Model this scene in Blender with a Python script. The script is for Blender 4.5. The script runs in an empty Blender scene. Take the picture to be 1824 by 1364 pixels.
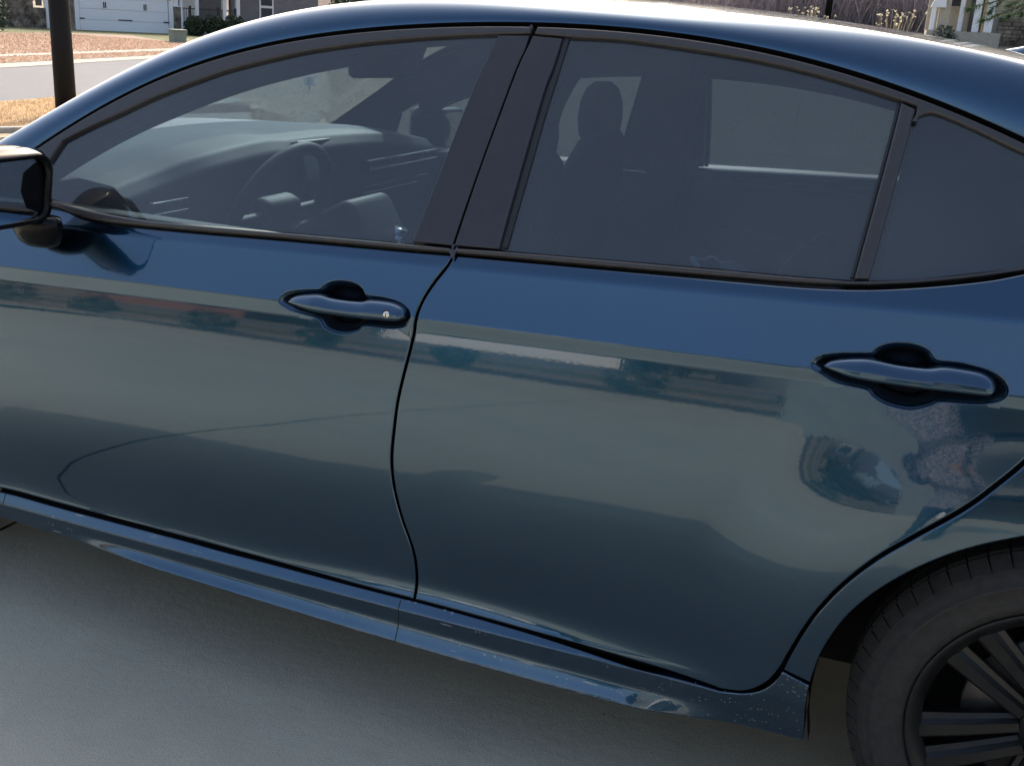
import bpy, bmesh, math, random
import numpy as np
from mathutils import Vector, Matrix, geometry
random.seed(4); rng = np.random.default_rng(4)
SC = bpy.context.scene
COL = SC.collection
rad = math.radians

# ------------------------------------------------------------ camera, light
cam_d = bpy.data.cameras.new('camera'); cam = bpy.data.objects.new('camera', cam_d); COL.objects.link(cam)
SC.camera = cam
CAM = np.array([-0.33287, -2.61155, 1.38626]); YAW, PITCH, ROLL, FPX = 0.365371, 0.318920, 0.0606489, 1911.19
cam_d.sensor_width = 36; cam_d.sensor_fit = 'HORIZONTAL'; cam_d.lens = 36 * FPX / 1824
cam_d.clip_start = 0.05; cam_d.clip_end = 2000
f_ = Vector((-math.sin(YAW) * math.cos(PITCH), math.cos(YAW) * math.cos(PITCH), -math.sin(PITCH)))
r_ = Vector((math.cos(YAW), math.sin(YAW), 0)); u_ = r_.cross(f_)
c_, s_ = math.cos(ROLL), math.sin(ROLL)
r2, u2 = c_ * r_ + s_ * u_, -s_ * r_ + c_ * u_
M = Matrix((r2, u2, -f_)).transposed().to_4x4(); M.translation = Vector(CAM); cam.matrix_world = M

SUN_EL, SUN_AZ = rad(38), rad(20)          # azimuth: from +Y towards -X
sd = Vector((-math.sin(SUN_AZ) * math.cos(SUN_EL), math.cos(SUN_AZ) * math.cos(SUN_EL), math.sin(SUN_EL)))
w = bpy.data.worlds.new('World'); SC.world = w; w.use_nodes = True
nt = w.node_tree; nt.nodes.clear()
sky = nt.nodes.new('ShaderNodeTexSky'); sky.sky_type = 'NISHITA'; sky.sun_disc = False
sky.sun_elevation = SUN_EL; sky.sun_rotation = -SUN_AZ; sky.air_density = 1.0; sky.dust_density = 5.0; sky.ozone_density = .3
bg = nt.nodes.new('ShaderNodeBackground'); bg.inputs['Strength'].default_value = 0.15
wo = nt.nodes.new('ShaderNodeOutputWorld'); nt.links.new(sky.outputs[0], bg.inputs[0]); nt.links.new(bg.outputs[0], wo.inputs[0])
sun_d = bpy.data.lights.new('sun', 'SUN'); sun = bpy.data.objects.new('sun', sun_d); COL.objects.link(sun)
sun_d.energy = 2.0; sun_d.angle = rad(0.53); sun_d.color = (1.0, .93, .84)
sun.rotation_euler = (-sd).to_track_quat('-Z', 'Y').to_euler(); sun.location = (0, 0, 30)
SC.view_settings.view_transform = 'Standard'; SC.view_settings.look = 'None'
SC.view_settings.exposure = 1.24; SC.view_settings.gamma = 1; SC.view_settings.use_curve_mapping = False
SC.cycles.max_bounces = 12; SC.cycles.transparent_max_bounces = 24; SC.cycles.glossy_bounces = 6
SC.cycles.use_denoising = True

# ------------------------------------------------------------ materials
MAT = {}
class NT:
    def __init__(s, name):
        s.m = bpy.data.materials.new(name); s.m.use_nodes = True; s.t = s.m.node_tree; s.n = s.t.nodes; s.l = s.t.links
        s.b = s.n['Principled BSDF']; MAT[name] = s.m
    def new(s, typ, **k):
        n = s.n.new(typ)
        for a, v in k.items():
            if a[0] == '_': n.inputs[a[1:].replace('_', ' ')].default_value = v
            else: setattr(n, a, v)
        return n
    def link(s, a, b): s.l.new(a, b)
    def obj(s, scale=(1, 1, 1), rot=(0, 0, 0)):
        c = s.new('ShaderNodeNewGeometry'); mp = s.new('ShaderNodeMapping'); mp.inputs['Scale'].default_value = scale
        mp.inputs['Rotation'].default_value = rot; s.link(c.outputs['Position'], mp.inputs[0]); return mp.outputs[0]
    def noise(s, scale, detail=4, rough=.55, vec=None, dist=0):
        n = s.new('ShaderNodeTexNoise', _Scale=scale, _Detail=detail, _Roughness=rough, _Distortion=dist)
        s.link(vec if vec is not None else s.obj(), n.inputs['Vector']); return n.outputs[0]
    def ramp(s, fac, stops):
        r = s.new('ShaderNodeValToRGB'); e = r.color_ramp.elements
        while len(e) < len(stops): e.new(.5)
        for k, (p, c) in enumerate(stops):
            e[k].position = p; e[k].color = (*c, 1) if len(c) == 3 else c
        s.link(fac, r.inputs[0]); return r.outputs[0]
    def mix(s, fac, a, b, mode='MIX'):
        m = s.new('ShaderNodeMix', data_type='RGBA', blend_type=mode)
        for sock, v in ((m.inputs[0], fac), (m.inputs[6], a), (m.inputs[7], b)):
            if isinstance(v, (int, float)): sock.default_value = v
            elif isinstance(v, tuple): sock.default_value = (*v, 1)
            else: s.link(v, sock)
        return m.outputs[2]
    def math(s, op, a, b=0.0, clamp=False):
        m = s.new('ShaderNodeMath', operation=op, use_clamp=clamp)
        for k, v in enumerate((a, b)):
            if isinstance(v, (int, float)): m.inputs[k].default_value = v
            else: s.link(v, m.inputs[k])
        return m.outputs[0]
    def bump(s, h, strength=.3, dist=.01, into=None):
        b = s.new('ShaderNodeBump', _Strength=strength, _Distance=dist); s.link(h, b.inputs['Height'])
        s.link(b.outputs[0], (into or s.b).inputs['Normal']); return b
    def base(s, c):
        if isinstance(c, tuple): s.b.inputs['Base Color'].default_value = (*c, 1)
        else: s.link(c, s.b.inputs['Base Color'])
    def set(s, **k):
        for a, v in k.items():
            i = s.b.inputs[a.replace('_', ' ')]
            if isinstance(v, (int, float, tuple)): i.default_value = v
            else: s.link(v, i)
def simple(name, c, rough=.6, metal=0.0, var=.12, scale=20, bump=0.0, coat=0.0):
    m = NT(name); n = m.noise(scale)
    lo = tuple(x * (1 - var) for x in c); hi = tuple(min(1, x * (1 + var)) for x in c)
    m.base(m.ramp(n, [(.3, lo), (.7, hi)])); m.set(Roughness=rough, Metallic=metal, Coat_Weight=coat)
    if bump: m.bump(n, bump, .004)
    return m.m

def paint(name, grime=False):
    m = NT(name)
    fl = m.noise(1900, 1, .5)
    col = m.ramp(fl, [(.3, (.006, .034, .066)), (.72, (.013, .066, .132))])
    v = m.new('ShaderNodeTexVoronoi', _Scale=34.0); m.link(m.obj(), v.inputs['Vector'])
    gate = m.ramp(m.noise(3.1, 3), [(.45, (0, 0, 0)), (.62, (1, 1, 1))])
    sp = m.math('LESS_THAN', v.outputs['Distance'], .07)
    rnd = m.math('GREATER_THAN', v.outputs['Color'], .72)
    spec = m.math('MULTIPLY', m.math('MULTIPLY', sp, rnd), gate)
    film = m.ramp(m.noise(6, 6, .65), [(.35, (0, 0, 0)), (.8, (.008, .008, .008))])
    dust = m.math('ADD', m.math('MULTIPLY', spec, .42), film, True)
    if grime:
        st = m.obj((9, 60, 120), (0, rad(-38), 0)); s1 = m.new('ShaderNodeTexVoronoi', _Scale=1.0); m.link(st, s1.inputs['Vector'])
        sc1 = m.math('MULTIPLY', m.math('LESS_THAN', s1.outputs['Distance'], .15), m.math('GREATER_THAN', s1.outputs['Color'], .45))
        g2 = m.ramp(m.noise(4.5, 4), [(.47, (0, 0, 0)), (.6, (1, 1, 1))])
        tiny = m.new('ShaderNodeTexVoronoi', _Scale=75.0); m.link(m.obj(), tiny.inputs['Vector'])
        t1 = m.math('MULTIPLY', m.math('LESS_THAN', tiny.outputs['Distance'], .2), m.math('GREATER_THAN', tiny.outputs['Color'], .62))
        mud = m.ramp(m.noise(45, 6, .7), [(.46, (0, 0, 0)), (.68, (.75, .75, .75))])
        sepz = m.new('ShaderNodeSeparateXYZ'); gg = m.new('ShaderNodeNewGeometry'); m.link(gg.outputs['Position'], sepz.inputs[0])
        low = m.math('SUBTRACT', 1.0, m.math('DIVIDE', m.math('SUBTRACT', sepz.outputs[2], .212), .012), True)
        sum_ = m.math('ADD', m.math('MULTIPLY', m.math('MULTIPLY', sc1, g2), .8), m.math('MULTIPLY', m.math('MULTIPLY', t1, g2), .5), True)
        sum_ = m.math('ADD', sum_, m.math('MULTIPLY', mud, low), True)
        rg = m.math('DIVIDE', m.math('ADD', sepz.outputs[0], .92), .35, True); v3 = m.new('ShaderNodeTexVoronoi', _Scale=120.0); m.link(m.obj((1, 1, 1.6), (0, rad(25), 0)), v3.inputs['Vector'])
        t3 = m.math('MULTIPLY', m.math('LESS_THAN', v3.outputs['Distance'], .2), m.math('GREATER_THAN', v3.outputs['Color'], .66))
        sum_ = m.math('ADD', sum_, m.math('MULTIPLY', m.math('MULTIPLY', t3, rg), .6), True)
        dust = m.math('ADD', dust, sum_, True)
        dust = m.math('ADD', dust, m.math('MULTIPLY', m.ramp(m.noise(12, 5), [(.3, (.005, .005, .005)), (.7, (.05, .05, .05))]), 1.0), True)
    m.base(m.mix(dust, col, (.34, .32, .28)))
    m.set(Metallic=m.math('MULTIPLY', m.math('SUBTRACT', 1.0, dust, True), .97), Roughness=.21, IOR=1.45)
    m.set(Coat_Weight=m.math('SUBTRACT', 1.0, m.math('MULTIPLY', dust, 1.5), True), Coat_Roughness=.02, Coat_IOR=1.62)
    # faint orange peel in the clear coat
    b = m.new('ShaderNodeBump', _Strength=.04, _Distance=.0006); m.link(m.noise(170, 2), b.inputs['Height']); m.link(b.outputs[0], m.b.inputs['Coat Normal'])
    return m.m
paint('car_paint'); paint('sill_paint', True)

def glass(name, tint, refl=1.0, film=1.0):
    m = NT(name); m.n.remove(m.b)
    tr = m.new('ShaderNodeBsdfTransparent'); tr.inputs[0].default_value = (*tint, 1)
    gl = m.new('ShaderNodeBsdfGlossy', _Roughness=.0); gl.inputs[0].default_value = (1, 1, 1, 1)
    lw = m.new('ShaderNodeLayerWeight', _Blend=.5)
    fac = m.math('MULTIPLY', m.math('ADD', m.math('MULTIPLY', m.math('POWER', lw.outputs['Facing'], 5.0), .95), .043), 1.75 * refl, True)
    mx = m.new('ShaderNodeMixShader'); m.link(fac, mx.inputs[0]); m.link(tr.outputs[0], mx.inputs[1]); m.link(gl.outputs[0], mx.inputs[2])
    # thin dust film, tinted bluish to paint in the sky haze on the pane
    df = m.new('ShaderNodeBsdfDiffuse'); df.inputs[0].default_value = (.42, .47, .50, 1)
    mx2 = m.new('ShaderNodeMixShader'); m.link(m.ramp(m.noise(2.4, 5, .6), [(.35, (.035 * film,) * 3), (.75, (.075 * film,) * 3)]), mx2.inputs[0])
    m.link(mx.outputs[0], mx2.inputs[1]); m.link(df.outputs[0], mx2.inputs[2])
    out = m.n['Material Output']; m.link(mx2.outputs[0], out.inputs[0]); return m.m
glass('door_glass', (.25, .32, .37)); glass('privacy_glass', (.19, .25, .295)); glass('windshield_glass', (.68, .78, .80), .5, .15)

simple('black_trim', (.030, .028, .029), .42, var=.1, scale=60); simple('rubber', (.006, .006, .007), .55)
simple('cavity', (.004, .004, .005), .9); simple('pillar_black', (.026, .024, .028), .28, scale=40)
simple('dash_lit', (.10, .11, .115), .75, scale=300, bump=.2); simple('dash_dark', (.009, .010, .012), .6)
simple('seat_fabric', (.012, .013, .015), .85, scale=200, bump=.2); simple('headliner', (.05, .052, .055), .9)
simple('chrome_strip', (.6, .6, .6), .18, 1.0); simple('screen_black', (.004, .005, .006), .06)
simple('wheel_black', (.009, .009, .0095), .38, .3, var=.35, scale=30, bump=.15); simple('brake_metal', (.16, .15, .14), .5, .8)
simple('arch_liner', (.016, .015, .013), .95, var=.4, scale=30, bump=.4); simple('lock_metal', (.62, .6, .58), .25, .9); simple('lamp_red', (.25, .01, .01), .1); simple('mirror_shell', (.005, .005, .006), .07, scale=40)
simple('pole_paint', (.006, .006, .007), .6, scale=8); simple('white_paint', (.72, .73, .74), .55, var=.04)
simple('beige_siding', (.42, .37, .28), .8); simple('grey_siding', (.17, .17, .18), .8, var=.1, scale=3)
simple('stone_mix', (.17, .135, .105), .9, var=.85, scale=3.2, bump=.5); simple('mortar', (.25, .23, .2), .95); simple('dark_metal', (.02, .02, .022), .5)
simple('window_dark', (.06, .07, .08), .1); simple('shingles', (.09, .085, .08), .9, scale=40); simple('box_green', (.16, .20, .16), .6, scale=12)
simple('bark', (.12, .10, .085), .95, var=.3, scale=12, bump=.5); simple('twig', (.30, .25, .24), .95, var=.35, scale=3)
simple('leaf_dark', (.030, .052, .024), .7, var=.6, scale=9); simple('pine_green', (.035, .065, .03), .7, var=.6, scale=5)
simple('brick_red', (.25, .12, .09), .9, var=.3, scale=8); simple('mulch', (.07, .045, .03), .95, var=.5, scale=30, bump=.6)
simple('white_plastic', (.75, .76, .74), .4); simple('grey_cloth', (.2, .2, .22), .9); simple('skin', (.45, .26, .18), .5); simple('hair', (.02, .015, .01), .7)
simple('denim', (.03, .05, .09), .9, scale=60); simple('shoe', (.05, .05, .05), .6)
MAT['mirror_shell'].node_tree.nodes['Principled BSDF'].inputs['Specular IOR Level'].default_value = .15; MAT['pole_paint'].node_tree.nodes['Principled BSDF'].inputs['Specular IOR Level'].default_value = .2
m = NT('mirror_face'); m.base((.75, .78, .80)); m.set(Metallic=1.0, Roughness=.02)
m = NT('striped_shirt'); ws = m.new('ShaderNodeTexWave', _Scale=14.0, bands_direction='Z'); m.link(m.obj(), ws.inputs['Vector']); m.base(m.ramp(ws.outputs[0], [(.45, (.05, .06, .10)), (.55, (.4, .38, .4))])); m.set(Roughness=.9)

m = NT('tyre_rubber'); n1 = m.noise(60, 5); m.base(m.ramp(n1, [(.3, (.013, .0125, .012)), (.75, (.030, .028, .026))])); m.set(Roughness=.8); m.bump(m.noise(220, 3), .15, .002)

m = NT('concrete')
fine = m.noise(260, 3, .7); med = m.noise(38, 4, .6); big = m.noise(.9, 4, .55)
col = m.ramp(big, [(.3, (.43, .40, .305)), (.7, (.51, .475, .365))])
col = m.mix(m.ramp(fine, [(.32, (.7, .7, .7)), (.5, (0, 0, 0))]), col, (.24, .225, .19))
col = m.mix(m.ramp(fine, [(.58, (0, 0, 0)), (.75, (.5, .5, .5))]), col, (.66, .65, .60))
col = m.mix(m.ramp(m.noise(7, 5, .6), [(.5, (0, 0, 0)), (.8, (.25, .25, .25))]), col, (.28, .26, .22))
pv = m.new('ShaderNodeTexVoronoi', _Scale=19.0); m.link(m.obj(), pv.inputs['Vector'])
peb = m.math('MULTIPLY', m.math('LESS_THAN', pv.outputs['Distance'], .06), m.math('GREATER_THAN', pv.outputs['Color'], .8))
col = m.mix(peb, col, (.10, .09, .07)); stn = m.ramp(m.noise(2.3, 6, .65, dist=.6), [(.52, (0, 0, 0)), (.68, (.22, .22, .22))]); col = m.mix(stn, col, (.30, .28, .22))
m.base(col); m.set(Roughness=.92); m.bump(m.math('ADD', fine, m.math('MULTIPLY', med, 1.3)), .55, .004)

def ground_mat(name, a, b, c, s=6.0, bmp=.8):
    m = NT(name); n = m.noise(s, 8, .7); n2 = m.noise(.35, 4, .6); n3 = m.noise(s * 9, 4, .7)
    col = m.ramp(n, [(.3, a), (.55, b), (.75, c)]); col = m.mix(m.ramp(n2, [(.35, (0, 0, 0)), (.7, (.55, .55, .55))]), col, a)
    col = m.mix(m.ramp(n3, [(.35, (.5, .5, .5)), (.55, (0, 0, 0))]), col, tuple(x * .45 for x in a))
    m.base(col); m.set(Roughness=.95); m.bump(m.math('ADD', n, n3), bmp, .05); return m.m
ground_mat('tan_grass', (.36, .26, .16), (.46, .33, .20), (.54, .41, .28), 6.0, .35)
ground_mat('straw_grass', (.32, .22, .155), (.40, .285, .21), (.48, .36, .28), 6.0, .6)
ground_mat('field_grass', (.25, .20, .13), (.36, .29, .19), (.44, .36, .25), 3.5)
ground_mat('green_grass', (.12, .125, .05), (.20, .19, .08), (.28, .25, .13))
ground_mat('asphalt', (.14, .14, .145), (.175, .175, .18), (.22, .22, .22), 40, .2)
ground_mat('pale_concrete', (.34, .305, .25), (.40, .365, .30), (.46, .42, .36), 3, .1)
ground_mat('wood_floor', (.12, .08, .06), (.17, .115, .085), (.20, .15, .12))

def blade_mat(name, c):
    m = NT(name); m.n.remove(m.b); n = m.noise(5, 4); lo = tuple(x * .7 for x in c); hi = tuple(min(1, x * 1.25) for x in c); col = m.ramp(n, [(.3, lo), (.7, hi)])
    d = m.new('ShaderNodeBsdfDiffuse'); t = m.new('ShaderNodeBsdfTranslucent'); m.link(col, d.inputs[0]); m.link(col, t.inputs[0])
    mx = m.new('ShaderNodeMixShader'); mx.inputs[0].default_value = .5; m.link(d.outputs[0], mx.inputs[1]); m.link(t.outputs[0], mx.inputs[2]); m.link(mx.outputs[0], m.n['Material Output'].inputs[0])
blade_mat('tan_blade', (.56, .41, .25)); blade_mat('straw_blade', (.44, .31, .23)); blade_mat('field_blade', (.46, .38, .26)); blade_mat('pale_stalk', (.75, .68, .5)); blade_mat('twig', (.44, .37, .36)); blade_mat('needle', (.040, .070, .034))
# ------------------------------------------------------------ object helpers
def finish(name, me, mat, parent=None, **props):
    for mm in (mat if isinstance(mat, (list, tuple)) else [mat]): me.materials.append(MAT[mm])
    o = bpy.data.objects.new(name, me); COL.objects.link(o)
    if parent is not None: o.parent = parent
    for k, v in props.items():
        if v: o[k] = v
    return o
def from_bm(name, bm, mat, parent=None, smooth=False, **props):
    me = bpy.data.meshes.new(name); bm.to_mesh(me); bm.free()
    if smooth:
        for p in me.polygons: p.use_smooth = True
    return finish(name, me, mat, parent, **props)
def empty(name, loc, label, cat, group=None, rz=0):
    o = bpy.data.objects.new(name, None); COL.objects.link(o); o.location = loc; o.rotation_euler = (0, 0, rz)
    o['label'] = label; o['category'] = cat
    if group: o['group'] = group
    return o
def box(bm, c, s, rot=None, bevel=0.0, mat=0):
    r = bmesh.ops.create_cube(bm, size=1.0); vs = r['verts']
    Mx = Matrix.Diagonal((*s, 1))
    if rot is not None: Mx = rot.to_4x4() @ Mx
    Mx = Matrix.Translation(c) @ Mx
    bmesh.ops.transform(bm, matrix=Mx, verts=vs)
    es = {e for v in vs for e in v.link_edges}
    fs = {f for v in vs for f in v.link_faces}
    for f in fs: f.material_index = mat
    if bevel: bmesh.ops.bevel(bm, geom=list(es), offset=bevel, segments=3, affect='EDGES', profile=.5)
def tube(bm, pts, radii, seg=8, caps=True):
    pts = [Vector(p) for p in pts]; rings = []
    if isinstance(radii, (int, float)): radii = [radii] * len(pts)
    up = Vector((0, 0, 1))
    for k, p in enumerate(pts):
        t = (pts[min(k + 1, len(pts) - 1)] - pts[max(k - 1, 0)]).normalized()
        a = t.cross(up if abs(t.z) < .95 else Vector((1, 0, 0))).normalized(); b = a.cross(t)
        rings.append([bm.verts.new(p + radii[k] * (math.cos(2 * math.pi * j / seg) * a + math.sin(2 * math.pi * j / seg) * b)) for j in range(seg)])
    for k in range(len(rings) - 1):
        for j in range(seg):
            f = bm.faces.new((rings[k][j], rings[k][(j + 1) % seg], rings[k + 1][(j + 1) % seg], rings[k + 1][j])); f.smooth = True
    if caps: bm.faces.new(rings[0][::-1]); bm.faces.new(rings[-1])
def lathe(bm, prof, seg, axis_pt, mat=0):
    """revolve (r, y) profile round the Y axis through axis_pt"""
    rings = []
    for r, y in prof:
        rings.append([bm.verts.new((axis_pt[0] + r * math.cos(2 * math.pi * j / seg), axis_pt[1] + y, axis_pt[2] + r * math.sin(2 * math.pi * j / seg))) for j in range(seg)])
    for k in range(len(rings) - 1):
        for j in range(seg):
            f = bm.faces.new((rings[k][j], rings[k + 1][j], rings[k + 1][(j + 1) % seg], rings[k][(j + 1) % seg])); f.smooth = True; f.material_index = mat
def sheet(name, pts, z, mat, hf=None, step=None, **props):
    bm = bmesh.new()
    f = bm.faces.new([bm.verts.new((p[0], p[1], 0)) for p in pts])
    if f.normal.z < 0 or f.calc_area() and (f.normal_update() or f.normal.z < 0): f.normal_flip()
    bmesh.ops.triangulate(bm, faces=bm.faces[:])
    if step:
        for _ in range(12):
            es = [e for e in bm.edges if e.calc_length() > step]
            if not es: break
            bmesh.ops.subdivide_edges(bm, edges=es, cuts=1); bmesh.ops.triangulate(bm, faces=[f for f in bm.faces if len(f.verts) > 3])
    for v in bm.verts: v.co.z = z + (hf(v.co.x, v.co.y) if hf else 0)
    return from_bm(name, bm, mat, None, True, **props)
def ss(a, b, x):
    t = np.clip((np.asarray(x, float) - a) / (b - a), 0, 1); return t * t * (3 - 2 * t)

# ------------------------------------------------------------ the car's surfaces
# near side is y < 0; x = 0 at the rear axle, front towards -x, z up from the driveway
KREF = np.array([0.10, 0.222, .2225, .251, .286, .305, .856, .876, 1.00, 1.30])
def kmap(x):
    x = np.asarray(x, float); xc = np.clip(x, -3.9, 1.2)
    sb = .2185 + .010 * np.cos((np.clip(xc, -2.2, -.2) + .95) * -2.4 + math.pi) ** 1 * 1.0
    char = .881 + .032 * (xc + 1) - .006 * (xc + 1) ** 2
    band = .0225 - .0055 * (xc + 1)
    belt = 1.0 + .045 * (xc + 1)
    ks = [x * 0 + .10, sb - .0005, sb, x * 0 + .251, .286 + .012 * np.clip(xc + 1, -1.3, .8), x * 0 + .305 + .004, char - band, char, belt, belt + .3]
    return np.stack(ks, -1)
# tilt (deg, + = faces up) against reference height
TZ = [.10, .2265, .2285, .234, .246, .253, .262, .2845, .2875, .303, .309, .33, .37, .43, .52, .62, .77, .8545, .8575, .8745, .8775, .93, .972, .984, 1.0, 1.3]
TA = [-60, -60, 30, 38, 30, 0, -6, -6, 42, 42, 5, -1, -5, -6, -3, 1.6, 6.2, 8.8, -6, -6, 20, 18.5, 17, 34, 34, 14]
zz = np.linspace(.10, 1.3, 4801); ta = np.tan(np.radians(np.interp(zz, TZ, TA)))
cum = np.concatenate([[0], np.cumsum((ta[1:] + ta[:-1]) / 2 * np.diff(zz))])
def prof_(T):
    ta = np.tan(np.radians(np.interp(zz, TZ, T))); c = np.concatenate([[0], np.cumsum((ta[1:] + ta[:-1]) / 2 * np.diff(zz))]); return .864 + np.interp(1.0, zz, c) - c
TB = list(TA); TB[2:6] = [-4, -4, -5, -5]; TC = list(TB); TB[8:10] = [-3, -1]
PB, PC = prof_(TB), prof_(TC)
PD = .864 + np.interp(1.0, zz, cum) - cum            # depth at reference height
def bow(x):
    x = np.asarray(x, float)
    return -.012 * (x + 1.2) ** 2 - .22 * np.clip(x - .25, 0, 9) ** 2 - .13 * np.clip(-3.0 - x, 0, 9) ** 2
def d_body(x, z):
    x, z = np.broadcast_arrays(np.asarray(x, float), np.asarray(z, float))
    k = kmap(x); zr = np.empty(x.shape)
    i = np.clip((z[..., None] > k).sum(-1) - 1, 0, len(KREF) - 2)
    k0 = np.take_along_axis(k, i[..., None], -1)[..., 0]; k1 = np.take_along_axis(k, i[..., None] + 1, -1)[..., 0]
    zr = KREF[i] + (z - k0) / (k1 - k0) * (KREF[i + 1] - KREF[i])
    wB = ss(-.72, -.47, x); wC = ss(-1.75, -2.1, x); lo_ = zr < .31
    d = np.interp(zr, zz, PD); d = np.where(lo_, d * (1 - wC) + np.interp(zr, zz, PC) * wC, d); d = np.where(lo_, d * (1 - wB) + np.interp(zr, zz, PB) * wB, d) + bow(x)
    # flared foot of the doors, stronger in the middle
    # haunches over the wheels
    for cx in (0.0, -2.825):
        r = np.hypot(x - cx, (z - .334) * (.97))
        d = d + .026 * ss(.66, .41, r) * ss(.90, .69, z) * ss(.20, .34, z)
    return d
def d_door(x, z):
    x = np.asarray(x, float); z = np.asarray(z, float)
    a = .013 * np.exp(-((x + 1.08) / .30) ** 2); t = np.clip((.352 - z) / .047, 0, 2); return d_body(x, np.maximum(z, .309)) + a * t ** 2
def d_glass(x, z):
    x = np.asarray(x, float); z = np.asarray(z, float)
    return .862 - .5 * (z - 1) - .24 * (z - 1) ** 2 - .02 * (x + 1) ** 2 - .05 * np.clip(x - .1, 0, 9) ** 2
def off(fn, o): return lambda x, z: fn(x, z) + o
def d_quarter(x, z):
    a = d_body(x, np.minimum(z, 1.06)); b = d_glass(x, np.maximum(z, 1.0)) + .004
    t = ss(1.0, 1.10, z); return a * (1 - t) + b * t

def catmull(p, closed, step):
    p = [np.array(q[:2], float) for q in p]; n = len(p); out = []
    rngk = range(n if closed else n - 1)
    for k in rngk:
        p0, p1, p2, p3 = (p[(k - 1) % n], p[k], p[(k + 1) % n], p[(k + 2) % n]) if closed else (p[max(k - 1, 0)], p[k], p[k + 1], p[min(k + 2, n - 1)])
        m = max(1, int(round(np.linalg.norm(p2 - p1) / step)))
        for j in range(m):
            t = j / m; out.append(.5 * (2 * p1 + (p2 - p0) * t + (2 * p0 - 5 * p1 + 4 * p2 - p3) * t * t + (3 * p1 - p0 - 3 * p2 + p3) * t ** 3))
    if not closed: out.append(p[-1])
    return np.array(out)
def outline(segs, step=.010):
    """segs: list of polylines, each splined on its own; joined at their ends into a closed loop"""
    pts = []
    for s in segs:
        c = catmull(s, False, step)
        if pts and np.linalg.norm(pts[-1][-1] - c[0]) < 2e-4: c = c[1:]
        pts.append(c)
    P = np.concatenate(pts)
    if np.linalg.norm(P[0] - P[-1]) < 2e-4: P = P[:-1]
    A = .5 * np.sum(P[:, 0] * np.roll(P[:, 1], -1) - np.roll(P[:, 0], -1) * P[:, 1])
    return P if A > 0 else P[::-1]
def inset(P, e):
    t = np.roll(P, -1, 0) - np.roll(P, 1, 0)
    a = P - np.roll(P, 1, 0); b = np.roll(P, -1, 0) - P
    a /= np.linalg.norm(a, axis=1)[:, None] + 1e-12; b /= np.linalg.norm(b, axis=1)[:, None] + 1e-12
    na = np.stack([-a[:, 1], a[:, 0]], 1); nb = np.stack([-b[:, 1], b[:, 0]], 1)
    n = na + nb; n /= np.linalg.norm(n, axis=1)[:, None] + 1e-9
    k = np.clip(1 / np.maximum(.45, (n * na).sum(1)), 1, 1.8)
    return P + n * (e * k)[:, None], -n
def inpoly(P, q):
    x, y = q[:, 0], q[:, 1]; r = np.zeros(len(q), bool); n = len(P)
    x1, y1 = P[:, 0], P[:, 1]; x2, y2 = np.roll(x1, -1), np.roll(y1, -1)
    for k in range(n):
        c = (y1[k] > y) != (y2[k] > y)
        if not c.any(): continue
        xi = (x2[k] - x1[k]) * (y - y1[k]) / (y2[k] - y1[k] + 1e-15) + x1[k]; r ^= c & (x < xi)
    return r
def mindist(P, q):
    d = np.full(len(q), 9.)
    for a, b in zip(P, np.roll(P, -1, 0)):
        v = b - a; t = np.clip(((q - a) @ v) / (v @ v + 1e-12), 0, 1); d = np.minimum(d, np.linalg.norm(q - a - t[:, None] * v, axis=1))
    return d
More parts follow.
